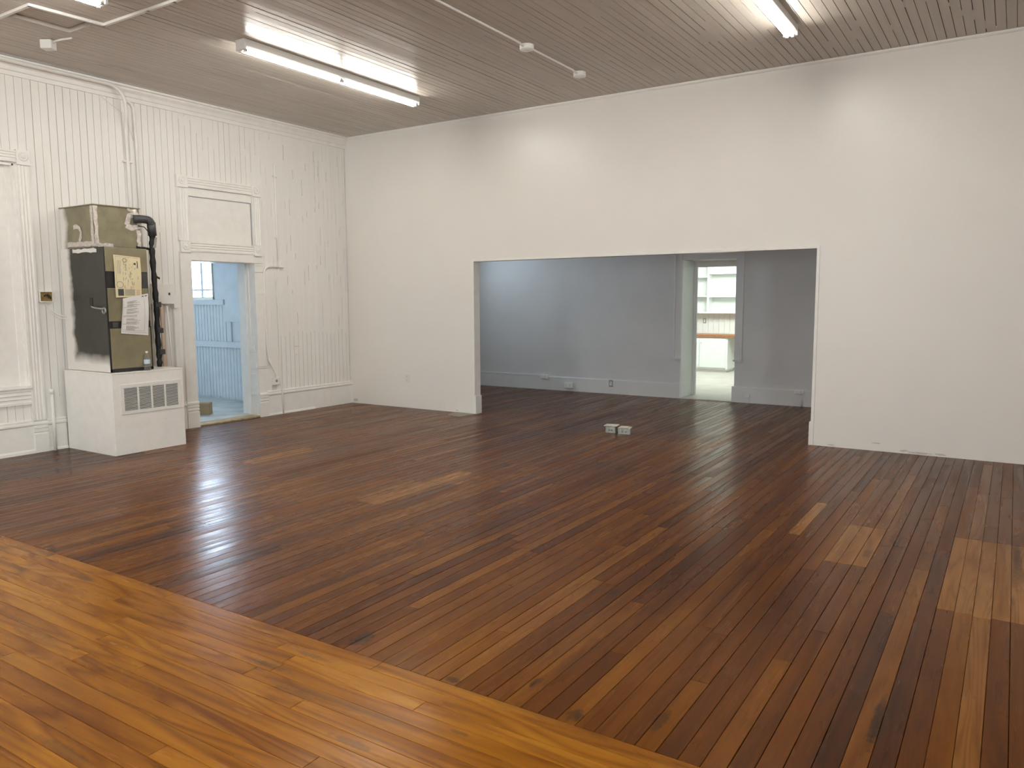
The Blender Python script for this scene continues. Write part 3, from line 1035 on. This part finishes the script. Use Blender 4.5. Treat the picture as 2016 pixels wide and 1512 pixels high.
for (xa, ya), (xb, yb) in zip(P0[:-1], P0[1:]):
    d = Vector((xb - xa, yb - ya, 0))
    nrm = Vector((-d.y, d.x, 0)).normalized()
    rw.obox(((xa + xb) / 2, (ya + yb) / 2, H - .013), d / 2 + d.normalized() * .012, nrm * .013, (0, 0, .012))
tag(rw.build('wire_raceway', M['steel_white']), 'white surface raceway zigzagging round the ceiling hatch at upper left', 'raceway')
hb = thing('ceiling_hatch', 'small recessed board hatch in the ceiling at upper left', 'hatch', (1.55, -5.2, H))
mb = MB()
for k in range(6):
    xa = HX0 + .025 + k * .0545
    mb.box(xa, xa + .0505, HY0 + .02, HY1 - .02, H + .022, H + .034)
mb.build('panel', M['ceilboard'], hb)
MB().box(HX0 - .014, HX0, HY0, HY1 + .014, H - .012, H + .05).box(HX0 - .014, HX1, HY1, HY1 + .014, H - .012, H + .05).box(HX1, HX1 + .006, HY0, HY1, H, H + .05).box(HX0, HX1, HY0 - .006, HY0, H, H + .05).build('lip', M['ceilboard'], hb)
sd = thing('ceiling_sensor_box', 'small white box with a cable on the ceiling near the left wall', 'box', (.95, -4.94, H))
MB().obox((.945, -4.935, H - .045), (.045, .03, 0), (-.025, .04, 0), (.0, 0, .042)).build('housing', M['steel_white'], sd, bevel=.004)
MB().tube([(.98, -4.92, H - .03), (1.03, -4.91, H - .016), (1.10, -4.89, H - .010), (1.17, -4.87, H - .010), (1.225, -4.855, H - .008)], .010, 8).build('cable', M['steel_white'], sd)

# ------------------------------------------------------------------ left wall services
c1 = thing('wall_conduit', 'painted conduit along the crown that bends down the left wall', 'conduit', (.1, -3.7, 4.1))
pts = [(.108, -9.0, 4.150), (.108, -3.86, 4.155)] + arc((.108, -3.86, 3.965), (0, 0, .19), (0, .19, 0), 8)[1:]
pts += [(.095, -3.655, 3.88), (.06, -3.64, 3.80), (.026, -3.63, 3.70), (.024, -3.625, 3.3), (.024, -3.61, 2.0)]
MB().tube(pts, .021, 12).build('pipe', M['trim'], c1)
MB().box(0, .03, -3.68, -3.56, 3.31, 3.335).build('strap', M['trim'], c1)
c2 = thing('wall_conduit', 'thinner painted conduit beside it, running down to the furnace', 'conduit', (.02, -3.5, 4.0))
c2['label'] = 'slimmer painted conduit with a dark edge running down the left wall to the furnace'
MB().tube([(.02, -3.615, 4.03)] + arc((.02, -3.60, 3.94), (0, 0, .085), (0, .085, 0), 7) + [(.02, -3.505, 3.5), (.02, -3.50, 1.9)], .016, 10).build('pipe', M['trim'], c2)
wr = MB().tube([(.012, -3.90, 4.02), (.012, -3.80, 3.96), (.012, -3.70, 3.91), (.014, -3.655, 3.88)], .0035, 6).tube([(.014, -3.60, 3.83), (.014, -3.575, 3.72), (.014, -3.535, 3.58)], .0035, 6)
tag(wr.build('loose_wire', M['trim']), 'thin loose wire stapled across the boards near the top of the left wall', 'wire')

eb = thing('electrical_box', 'open rusty brass coloured electrical box on the left wall beside the window casing', 'box', (0, -4.67, 1.715))
MB().box(.0, .045, -4.745, -4.735, 1.655, 1.775).box(0, .045, -4.61, -4.60, 1.655, 1.775).box(0, .045, -4.735, -4.61, 1.765, 1.775).box(0, .045, -4.735, -4.61, 1.655, 1.665).build('rim', M['trim'], eb)
MB().box(.0, .035, -4.734, -4.611, 1.666, 1.764).build('backplate', M['brass'], eb)
MB().tube([(.04, -4.70, 1.72), (.052, -4.68, 1.735), (.052, -4.66, 1.72), (.045, -4.65, 1.70)], .006, 6).tube([(.04, -4.66, 1.74), (.055, -4.64, 1.72), (.045, -4.63, 1.69)], .006, 6).build('wire', M['black'], eb)
cw_ = MB().tube([(.012, -4.68, 1.655), (.012, -4.66, 1.60), (.014, -4.60, 1.545), (.02, -4.54, 1.51), (.05, -4.51, 1.50), (.10, -4.50, 1.49)], .007, 8)
cw_.tube([(.012, -4.66, 1.60), (.014, -4.60, 1.52), (.03, -4.53, 1.475), (.10, -4.50, 1.465)], .005, 8)
tag(cw_.build('wall_cable', M['trim']), 'white painted cable from the brass box to the furnace', 'cable')
sp_ = thing('pipe_stub', 'short white capped pipe standing at the left wall beside the furnace base', 'pipe', (.065, -4.70, 0))
MB().tube([(.065, -4.70, 0), (.065, -4.70, .66)], .017, 12).build('pipe', M['trim'], sp_)
MB().lathe((.065, -4.70, .64), (0, 0, 1), [(.0005, 0), (.024, 0), (.024, .045), (.018, .052), (.0005, .054)], 16).build('cap', M['trim'], sp_)

# panel and pipes between furnace and doorway
bx = thing('wall_panel_box', 'shallow white box on the left wall between furnace and doorway', 'panel', (.03, -3.26, 1.75))
MB().box(.0, .10, -3.42, -3.14, 1.625, 1.875).build('cover', M['trim'], bx, bevel=.003)
MB().box(.10, .107, -3.235, -3.215, 1.735, 1.765).build('hole_plug', M['outlethole'], bx)
sbd = thing('side_board', 'narrow white board with a notch on the wall left of the doorway casing', 'board', (.03, -3.1, .36))
MB().box(0, .05, -3.14, -3.09, .36, 1.62).build('board', M['trim'], sbd, bevel=.002)
MB().box(0, .075, -3.15, -3.07, 1.57, 1.745).build('block', M['trim'], sbd, bevel=.003)
tag(MB().tube([(.085, -3.405, .36), (.085, -3.405, 1.625)], .038, 16).build('drain_pipe', M['trim']), 'thick white pipe standing behind the black insulated line', 'pipe')
tag(MB().box(.05, .075, -3.335, -3.292, .36, 1.62).build('wood_strip', M['pinewood'], bevel=.002), 'pinkish bare wood strip standing behind the black insulated line', 'strip')
tag(MB().tube([(.065, -3.245, 1.60), (.065, -3.215, 1.0), (.07, -3.195, .36)], .012, 10).build('thin_rod', M['trim']), 'thin white rod leaning on the wall left of the doorway', 'rod')

# conduit and boxes right of the doorway
c3 = thing('wall_conduit', 'thin painted conduit with a small junction box right of the left doorway', 'conduit', (.02, -1.42, 0))
MB().tube([(.014, -1.425, 3.60), (.016, -1.42, 3.40), (.016, -1.415, 2.56), (.016, -1.415, 2.22)], .012, 10).build('pipe', M['trim'], c3)
for zz in (3.43, 2.56):
    MB().box(0, .034, -1.452, -1.385, zz - .012, zz + .012).build('strap', M['trim'], c3)
jb = MB().box(0, .05, -1.425, -1.33, 2.135, 2.245).build('junction_box', M['trim'], c3, bevel=.004)
MB().lathe((.05, -1.375, 2.19), (1, 0, 0), [(.008, 0), (.007, .003), (.0005, .004)], 10).build('screw', M['trim'], jb)
MB().tube([(.018, -1.43, 2.145)] + [(.018, -1.56, 2.148)] + arc((.018, -1.575, 2.04), (0, 0, .105), (0, -.105, 0), 7) + [(.018, -1.682, 1.5), (.018, -1.675, 1.1), (.018, -1.66, .86), (.018, -1.62, .76)], .015, 10).build('branch_pipe', M['trim'], c3)
MB().tube([(.016, -1.41, 2.13), (.016, -1.425, 2.03), (.016, -1.46, 1.90), (.016, -1.455, 1.70), (.016, -1.445, 1.2), (.016, -1.455, .6), (.048, -1.452, .37), (.048, -1.448, .01)], .011, 10).build('drop_pipe', M['trim'], c3)
ob = thing('outlet_box', 'white surface outlet box with a slack cable beside the left doorway', 'outlet', (.03, -1.53, .49))
MB().box(0, .045, -1.605, -1.49, .44, .545).build('box', M['trim'], ob, bevel=.003)
MB().lathe((.045, -1.548, .50), (1, 0, 0), [(.02, 0), (.02, .004), (.012, .006), (.0005, .004)], 16).build('socket', M['galv'], ob)
MB().tube([(.03, -1.665, .83), (.045, -1.63, .74), (.05, -1.59, .65), (.035, -1.555, .59), (.03, -1.55, .545)], .012, 10).build('cable', M['trim'], ob)
MB().box(0, .012, -1.60, -1.52, .365, .44).build('back_board', M['greytrim'], ob)
pl = MB()
pl.box(0, .010, -1.165, -1.06, .972, .980).box(0, .014, -1.14, -1.08, .980, .986)
tag(pl.build('plaster_scar', M['greytrim']), 'small torn paint scar on the wainscot near the far left corner', 'scar')
tag(MB().box(0, .012, -1.128, -1.108, .84, .865).build('wall_plug', M['trim'], bevel=.003), 'small white wall plug under the paint scar', 'plug')


# ------------------------------------------------------------------ furnace
base = thing('return_air_box', 'large plain white plinth box with a slotted grille under the furnace', 'box', (.5, -4.12, 0))
BX, BY0, BY1, BZ = 1.0, -4.54, -3.70, .895
MB().box(.05, BX - .012, BY0, BY0 + .018, 0, BZ - .012).build('side_panel', M['trim'], base)
MB().box(.05, BX - .012, BY1 - .018, BY1, 0, BZ - .012).build('side_panel', M['trim'], base)
MB().box(BX - .018, BX, BY0 + .003, BY1, .002, BZ - .012).build('front_panel', M['trim'], base, bevel=.002)
MB().box(.05, BX + .004, BY0 - .006, BY1 + .002, BZ - .014, BZ).build('top_panel', M['trim'], base, bevel=.002)
gr = MB()
GY0, GY1, GZ0, GZ1 = -4.455, -3.735, .44, .765
gr.box(BX, BX + .008, GY0, GY1, GZ0, GZ0 + .038).box(BX, BX + .008, GY0, GY1, GZ1 - .038, GZ1).box(BX, BX + .008, GY0, GY0 + .04, GZ0 + .038, GZ1 - .038).box(BX, BX + .008, GY1 - .04, GY1, GZ0 + .038, GZ1 - .038)
bw = (GY1 - GY0 - .08)
for k in (1, 2, 3):
    yy = GY0 + .04 + bw * k / 4
    gr.box(BX, BX + .009, yy - .010, yy + .010, GZ0 + .038, GZ1 - .038)
go = gr.build('vent_grille', M['steel_white'], base, bevel=.0015)
MB().box(BX, BX + .0012, GY0 + .038, GY1 - .038, GZ0 + .036, GZ1 - .036).build('grille_opening', M['outlethole'], go)
ns = 17
for col_ in range(4):
    ya = GY0 + .04 + bw * col_ / 4 + (.010 if col_ else 0)
    yb = GY0 + .04 + bw * (col_ + 1) / 4 - (.010 if col_ < 3 else 0)
    sl = MB()
    for i in range(ns):
        zz = GZ0 + .038 + (GZ1 - GZ0 - .076) * (i + .5) / ns
        sl.poly([(BX + .001, ya, zz + .001), (BX + .0075, ya, zz - .001), (BX + .0075, yb, zz - .001), (BX + .001, yb, zz + .001),
                 (BX + .001, ya, zz + .006), (BX + .0085, ya, zz + .004), (BX + .0085, yb, zz + .004), (BX + .001, yb, zz + .006)],
                [(0, 3, 2, 1), (4, 5, 6, 7), (0, 1, 5, 4), (1, 2, 6, 5), (2, 3, 7, 6), (3, 0, 4, 7)])
    sl.build('louvre_bank', M['steel_white'], go)

fu = thing('furnace', 'old olive metal furnace with foil taped top standing on the white box', 'furnace', (.5, -4.25, .895))
FX, FY0, FY1, FZ0, FZ1 = .925, -4.50, -4.012, .895, 2.235
MB().box(.06, FX - .01, FY0, FY1, FZ0 + .004, FZ1).build('cabinet', M['cabside'], fu, bevel=.003)
MB().box(FX - .012, FX + .004, FY0 + .012, FY1 - .004, 1.975, FZ1 - .004).build('upper_panel', M['olive_light'], fu, bevel=.004)
MB().box(FX - .010, FX - .004, FY0 + .010, FY1 - .004, 1.44, 1.975).build('control_recess', M['black'], fu)
MB().box(FX - .010, FX + .002, FY0 + .016, FY1 - .012, 1.445, 1.80).build('middle_panel', M['olive'], fu, bevel=.003)
MB().box(FX - .010, FX + .000, FY0 + .22, FY1 - .012, 1.80, 1.97).build('control_panel', M['pipegrey'], fu)
st = MB().box(FX - .008, FX + .001, FY0 + .010, FY1 - .004, 1.372, 1.440).build('latch_strip', M['black'], fu)
for yy in (-4.42, -4.10):
    MB().box(FX + .001, FX + .006, yy - .03, yy + .03, 1.378, 1.434).build('latch', M['pipegrey'], st)
MB().box(FX - .010, FX + .006, FY0 + .018, FY1 - .012, .935, 1.368).build('lower_panel', M['olive_light'], fu, bevel=.004)
MB().box(FX - .008, FX + .003, FY0 + .002, FY0 + .016, .90, 1.38).box(FX - .008, FX + .003, FY1 - .012, FY1 + .002, .90, 1.38).box(FX - .008, FX + .003, FY0 + .002, FY1 + .002, .90, .932).build('door_edge', M['black'], fu)
MB().box(.60, .66, FY0 - .004, FY0 + .001, 1.59, 1.70).build('knockout_hole', M['black'], fu)
hk = MB().tube([(.645, FY0 - .012, 1.605), (.72, FY0 - .03, 1.595), (.80, FY0 - .03, 1.585), (.87, FY0 - .022, 1.580)] +
               [(.905 + .03 * math.cos(a), FY0 - .022, 1.56 + .028 * math.sin(a)) for a in (2.3, 1.5, .7, -.1, -.9, -1.7, -2.5, -3.3)], .0095, 8, jig=.12)
hk.build('bracket_hook', M['galv'], fu)
PX, PY0, PY1, PZ1 = .71, -4.465, -3.945, 2.685
plm = MB().box(.03, PX, PY0, PY1, FZ1, PZ1).build('plenum', M['plenum'], fu, bevel=.003)
MB().box(.03, PX + .012, PY0 - .010, PY1 + .010, PZ1, PZ1 + .010).build('lid', M['olive_light'], plm)
tp = MB()


def strip(mb, pts, w, nrm, off=.003, jag=.008):
    """ragged tape following pts on a face with the given normal"""
    nrm = Vector(nrm)
    pts = [Vector(p) + nrm * off for p in pts]
    L_, R_ = [], []
    for i, p in enumerate(pts):
        d = (pts[min(i + 1, len(pts) - 1)] - pts[max(0, i - 1)]).normalized()
        sd_ = d.cross(nrm).normalized()
        L_.append(p + sd_ * (w / 2 + random.uniform(-jag, jag)) + nrm * random.uniform(0, .003))
        R_.append(p - sd_ * (w / 2 + random.uniform(-jag, jag)) + nrm * random.uniform(0, .003))
    n_ = len(pts)
    mb.poly(L_ + R_, [(i, i + 1, n_ + i + 1, n_ + i) for i in range(n_ - 1)])


def lin(a, b, n_):
    a, b = Vector(a), Vector(b)
    return [a + (b - a) * i / (n_ - 1) for i in range(n_)]


tp = MB()
strip(tp, lin((PX - .028, PY0, 2.25), (PX - .028, PY0, 2.68), 9), .05, (0, -1, 0))
strip(tp, lin((PX, PY0 + .022, 2.25), (PX, PY0 + .022, 2.68), 9), .045, (1, 0, 0))
tp.build('foil_tape', M['foil'], plm)
tp = MB()
strip(tp, lin((.16, PY0, 2.285), (PX, PY0, 2.275), 11), .05, (0, -1, 0))
strip(tp, lin((PX, PY0, 2.265), (PX, PY0 + .20, 2.262), 6), .04, (1, 0, 0))
strip(tp, lin((PX - .0, PY0 + .09, 2.25), (PX, PY0 + .11, 2.19), 3), .06, (1, 0, 0), .024)
tp.build('foil_tape', M['foil'], plm)
tp = MB()
strip(tp, lin((.32, FY0, 2.205), (.80, FY0, 2.20), 9), .042, (0, -1, 0))
tp.build('foil_tape', M['paper_w'], plm)
tp = MB()
strip(tp, [(.30, PY0, 2.47), (.36, PY0, 2.475), (.42, PY0, 2.46), (.45, PY0, 2.41), (.44, PY0, 2.36), (.41, PY0, 2.31)], .045, (0, -1, 0))
tp.build('foil_tape', M['foil'], plm)
tp = MB()
strip(tp, lin((PX, PY1 - .02, 2.26), (PX, PY1 - .02, 2.45), 6), .045, (1, 0, 0))
strip(tp, lin((PX, PY1 - .03, 2.665), (PX, PY1 - .14, 2.67), 4), .03, (1, 0, 0))
strip(tp, [(PX, PY1 - .16, 2.50), (PX, PY1 - .12, 2.60), (PX, PY1 - .04, 2.63), (PX, PY1 - .01, 2.58), (PX, PY1 - .01, 2.49), (PX, PY1 - .10, 2.47), (PX, PY1 - .16, 2.50)], .06, (1, 0, 0))
tp.build('foil_tape', M['foil'], plm)

ln = [(.715, -3.80, 2.42), (.70, -3.80, 2.33), (.69, -3.80, 2.24), (.685, -3.795, 2.10), (.68, -3.785, 1.90), (.672, -3.775, 1.70), (.665, -3.765, 1.5), (.655, -3.765, 1.30), (.648, -3.757, 1.10), (.64, -3.75, .98), (.635, -3.748, .897)]
ln2 = []
for a, b in zip(ln[:-1], ln[1:]):
    for q in range(4):
        ln2.append(Vector(a).lerp(Vector(b), q / 4))
ln2.append(Vector(ln[-1]))
rl = MB().tube(ln2, [.030 + .004 * math.sin(i * 1.7) for i in range(len(ln2))], 12, jig=.10).build('refrigerant_line', M['black'], fu)
el = [(.715, -4.02, 2.572), (.735, -3.96, 2.575), (.735, -3.90, 2.575)] + arc((.725, -3.87, 2.52), (0, 0, .055), (0, .055, 0), 7)[1:]
MB().tube(el, .045, 16).build('elbow', M['pipegrey'], rl)
MB().tube([(.725, -3.815, 2.55), (.715, -3.80, 2.40)], .047, 16).build('sleeve', M['pipegrey'], rl)
MB().tube([(.71, -4.00, 2.262), (.70, -3.93, 2.262), (.695, -3.83, 2.25)], .014, 10).build('small_line', M['black'], rl)
MB().tube([(.72, -3.97, 2.50), (.74, -3.91, 2.49), (.735, -3.86, 2.44), (.72, -3.835, 2.37)], .006, 8).build('wire', M['black'], rl)
MB().obox((.70, -3.785, 2.325), (.03, .008, 0), (-.004, .018, 0), (.0, .01, .06)).build('loose_tape', M['galv'], rl, bevel=.004)
for zz, yy in ((1.62, -3.755), (1.32, -3.745), (1.07, -3.735)):
    MB().obox((.665, yy, zz), (.03, 0, 0), (0, .034, 0), (0, 0, .030)).build('clamp', M['pipegrey'], rl, bevel=.005)
MB().obox((.69, -3.745, 1.93), (.004, .0, 0), (.0, .022, -.012), (0, .004, .010)).build('tape_flap', M['black'], rl)


def make_paper(name, label, corners, mats, draw):
    p = thing(name, label, 'paper', tuple(corners[0]))
    a, b, c, d = [Vector(q) for q in corners]          # top-left, top-right, bottom-right, bottom-left

    def P(u, v, o_=0.0):
        bow = .006 * math.sin(math.pi * v) + .003 * math.sin(5 * u + 7 * v)
        q = a.lerp(b, u).lerp(d.lerp(c, u), v)
        return q + Vector((bow + o_, 0, 0))
    mb = MB()
    n_, m_ = 8, 10
    vs = [P(i / n_, j / m_) for j in range(m_ + 1) for i in range(n_ + 1)]
    fs = [(j * (n_ + 1) + i, j * (n_ + 1) + i + 1, (j + 1) * (n_ + 1) + i + 1, (j + 1) * (n_ + 1) + i) for j in range(m_) for i in range(n_)]
    mb.poly(vs, fs, 0, True)
    mb.build('sheet', mats[0], p)
    ik = MB()

    def rect(u0, v0, u1, v1, mi=0):
        k_ = max(1, int((v1 - v0) * 10), int((u1 - u0) * 8))
        for i in range(k_):
            if (u1 - u0) > (v1 - v0):
                x0, x1 = u0 + (u1 - u0) * i / k_, u0 + (u1 - u0) * (i + 1) / k_
                y0, y1 = v0, v1
            else:
                x0, x1 = u0, u1
                y0, y1 = v0 + (v1 - v0) * i / k_, v0 + (v1 - v0) * (i + 1) / k_
            ik.face([P(x0, y0, .0012), P(x1, y0, .0012), P(x1, y1, .0012), P(x0, y1, .0012)], mi)
    draw(rect)
    ik.build('print', list(mats[1:]), p)
    return p


def draw_diagram(rect):
    rr = random.Random(4)
    rect(.06, .03, .95, .036)
    rect(.06, .03, .068, .76)
    for cx, cy, r_ in ((.18, .70, .12), (.40, .11, .07)):
        for k_ in range(26):
            a_ = 2 * math.pi * k_ / 26
            u, v = cx + r_ * math.cos(a_), cy + r_ * .62 * math.sin(a_)
            rect(u - .012, v - .008, u + .012, v + .008)
    for k_ in range(46):
        u, v = rr.uniform(.30, .90), rr.uniform(.14, .74)
        rect(u, v, u + rr.choice((.012, .018)), v + rr.uniform(.02, .09))
    for k_ in range(3):
        rect(.12 + .05 * k_, .12, .135 + .05 * k_, .44)
    rect(.74, .15, .82, .20, 1)
    rect(.86, .10, .89, .28, 1)
    rect(.09, .80, .30, .96, 1)
    for k_ in range(9):
        rect(.34, .81 + .017 * k_, .74, .818 + .017 * k_)
    for k_ in range(5):
        rect(.80, .82 + .03 * k_, .93, .832 + .03 * k_, 2)


def draw_form(rect):
    rr = random.Random(9)
    rect(.74, .035, .82, .055, 1)
    rect(.86, .035, .95, .055, 1)
    rect(.03, .06, .036, .90)
    rect(.84, .14, .848, .90)
    rect(.03, .90, .85, .906)
    for v in (.27, .50, .53, .73):
        rect(.04, v, .55, v + .007, 1)
    for blk in (.12, .20, .32, .40, .58, .66, .78, .84):
        for k_ in range(4):
            rect(.16, blk + .016 * k_, .16 + rr.uniform(.25, .55), blk + .016 * k_ + .007)
    rect(.03, .94, .95, .946)


xf = FX + .009
make_paper('wiring_diagram', 'yellowed wiring diagram sheet taped on the furnace front',
           [(xf, -4.405, 2.155), (xf, -4.10, 2.135), (xf, -4.105, 1.705), (xf, -4.40, 1.70)],
           [M['paper_y'], M['ink'], M['inkdark'], M['inkred']], draw_diagram)
make_paper('printed_notice', 'white printed form with text blocks hanging below the yellow sheet on the furnace',
           [(xf + .002, -4.325, 1.69), (xf + .002, -4.03, 1.745), (xf + .004, -4.055, 1.28), (xf + .004, -4.37, 1.315)],
           [M['paper_w'], M['ink'], M['inkdark'], M['inkred']], draw_form)

bt = thing('water_bottle', 'clear plastic water bottle standing on the white box before the furnace', 'bottle', (.965, -4.105, .895))
c0 = (.965, -4.105, .896)
MB().lathe(c0, (0, 0, 1), [(.0005, .002), (.028, 0), (.033, .008), (.033, .05), (.031, .06), (.033, .07), (.033, .125), (.032, .135), (.024, .165), (.013, .182), (.0125, .196)], 24).build('body', M['plastic'], bt)
MB().lathe(c0, (0, 0, 1), [(.0335, .072), (.0338, .074), (.0338, .118), (.0335, .120)], 24).build('wrapper', M['bottlelabel'], bt)
MB().lathe(c0, (0, 0, 1), [(.0145, .192), (.0148, .194), (.0148, .208), (.013, .211), (.0005, .212)], 18).build('cap', M['steel_white'], bt)


# ------------------------------------------------------------------ outlets, raceway
def outlet_plate(root, c, ax_u, n, w, h, plate_m, holes=True):
    """face plate with two sockets on a wall; c centre, ax_u horizontal axis, n outward normal"""
    c, ax_u, n = Vector(c), Vector(ax_u), Vector(n)
    up = Vector((0, 0, 1))
    MB().obox(c + n * .004, ax_u * w / 2, up * h / 2, n * .004).build('plate', plate_m, root, bevel=.002)
    for s_ in (-1, 1):
        d = (up if h >= w else ax_u) * (.24 * max(h, w) * s_)
        so = MB().obox(c + n * .0095 + d, ax_u * .015, up * .013, n * .0015).build('socket', M['steel_white'], root, bevel=.002)
        if holes:
            MB().obox(c + n * .0114 + d - ax_u * .006, ax_u * .0012, up * .006, n * .0004).obox(c + n * .0114 + d + ax_u * .006, ax_u * .0012, up * .006, n * .0004).build('slot', M['outlethole'], so)


ot = thing('wall_outlet', 'white duplex outlet plate low on the plaster wall left of the wide opening', 'outlet', (1.205, 0, .455))
outlet_plate(ot, (1.205, 0, .455), (1, 0, 0), (0, -1, 0), .085, .125, M['steel_white'])
NRM = (0, -1, 0)
ry = FY - .026
rc = thing('wire_raceway', 'white surface raceway ending in an outlet on top of the far room baseboard', 'raceway', (1.0, FY, .25))
MB().box(.0, 1.71, FY - .030, FY - .0005, .240, .268).build('channel', M['greytrim'], rc, bevel=.003)
rbx = MB().box(1.705, 1.86, FY - .055, FY - .0005, .205, .275).build('outlet_body', M['steel_white'], rc, bevel=.004)
MB().box(1.73, 1.765, FY - .058, FY - .055, .225, .255).box(1.785, 1.82, FY - .058, FY - .055, .225, .255).build('socket', M['greytrim'], rbx)
ot = thing('wall_outlet', 'white double outlet box on the far room baseboard left of the metal outlet', 'outlet', (2.30, ry, .11))
MB().box(2.215, 2.385, ry - .045, ry, .06, .155).build('box', M['steel_white'], ot, bevel=.004)
MB().box(2.24, 2.28, ry - .048, ry - .045, .085, .13).box(2.315, 2.355, ry - .048, ry - .045, .085, .13).build('socket', M['greytrim'], ot)
ot = thing('wall_outlet', 'small steel framed outlet in the far room baseboard left of the kitchen doorway', 'outlet', (3.13, ry, .185))
MB().box(3.095, 3.168, ry - .006, ry, .125, .245).build('plate', M['galv'], ot, bevel=.002)
MB().box(3.112, 3.152, ry - .012, ry - .006, .15, .22).build('socket', M['steel_white'], ot, bevel=.002)
MB().box(3.12, 3.128, ry - .0125, ry - .012, .19, .21).box(3.136, 3.144, ry - .0125, ry - .012, .165, .185).build('slot', M['outlethole'], ot)
ot = thing('phone_jack', 'small white jack box on the far room baseboard right of the kitchen doorway', 'jack', (5.515, ry, .115))
MB().box(5.475, 5.56, ry - .035, ry, .085, .15).build('box', M['greytrim'], ot, bevel=.004)
MB().tube([(5.55, ry - .006, .085), (5.55, ry - .006, .005)], .004, 8).build('cable', M['greytrim'], ot)
ot = thing('wall_outlet', 'white outlet box piped to the floor by the right jamb of the wide opening', 'outlet', (6.32, ry, .22))
MB().box(6.25, 6.385, FY - .07, ry, .20, .255).build('box', M['steel_white'], ot, bevel=.004)
MB().box(6.27, 6.31, FY - .073, FY - .07, .212, .243).box(6.325, 6.365, FY - .073, FY - .07, .212, .243).build('socket', M['greytrim'], ot)
MB().tube([(6.355, ry - .014, .20), (6.355, ry - .014, .0)], .014, 10).build('pipe', M['greytrim'], ot)


# ------------------------------------------------------------------ two steel boxes on the floor
def steel_box(label, cx, cy, ang, w, d, h, kind):
    t = thing('electrical_box', label, 'box', (cx, cy, 0), 'loose steel boxes on the floor')
    u = Vector((math.cos(ang), math.sin(ang), 0))
    v = Vector((-math.sin(ang), math.cos(ang), 0))
    c = Vector((cx, cy, 0))
    z = Vector((0, 0, 1))
    mb = MB()
    for s_ in (-1, 1):
        mb.obox(c + u * (w / 2 - .001) * s_ + z * h / 2, u * .001, v * d / 2, z * h / 2)
        mb.obox(c + v * (d / 2 - .001) * s_ + z * h / 2, u * w / 2, v * .001, z * h / 2)
    mb.obox(c + z * .003, u * w / 2, v * d / 2, z * .001)
    mb.build('shell', M['galv'], t)
    kn = MB()
    for s_ in (-.5, .5):
        kn.lathe(c - v * (d / 2) + u * w * .28 * s_ + z * h * .5, -v, [(.014, 0), (.014, .0015), (.0005, .0016)], 16)
    kn.build('knockout', M['galv'], t)
    if kind == 0:
        MB().obox(c + z * (h + .012), u * w * .66, v * d * .60, z * .004).build('cover_plate', M['cream'], t, bevel=.002)
        MB().obox(c - v * d * .4 + u * w * .25 + z * (h - .004), u * .014, v * .008, z * .014).build('tab', M['cream'], t)
    else:
        MB().obox(c - u * w * .08 + v * d * .12 + z * (h + .006), u * w * .36, v * d * .52, z * .004).build('cover_plate', M['cream'], t, bevel=.002)
        MB().obox(c + u * w * .43 + z * (h + .004), u * w * .09, v * d * .45, z * .004).build('tab', M['cream'], t)
        MB().obox(c - u * w * .46 + z * (h + .003), u * w * .05, v * d * .5, z * .003).build('tab', M['cream'], t)
    return t


steel_box('galvanised steel box with a wide overhanging cream lid, left of the two on the floor', 4.865, -.385, .18, .125, .12, .075, 0)
steel_box('low galvanised steel box with folded cream flaps, right of the two on the floor', 5.055, -.40, .22, .150, .12, .072, 1)
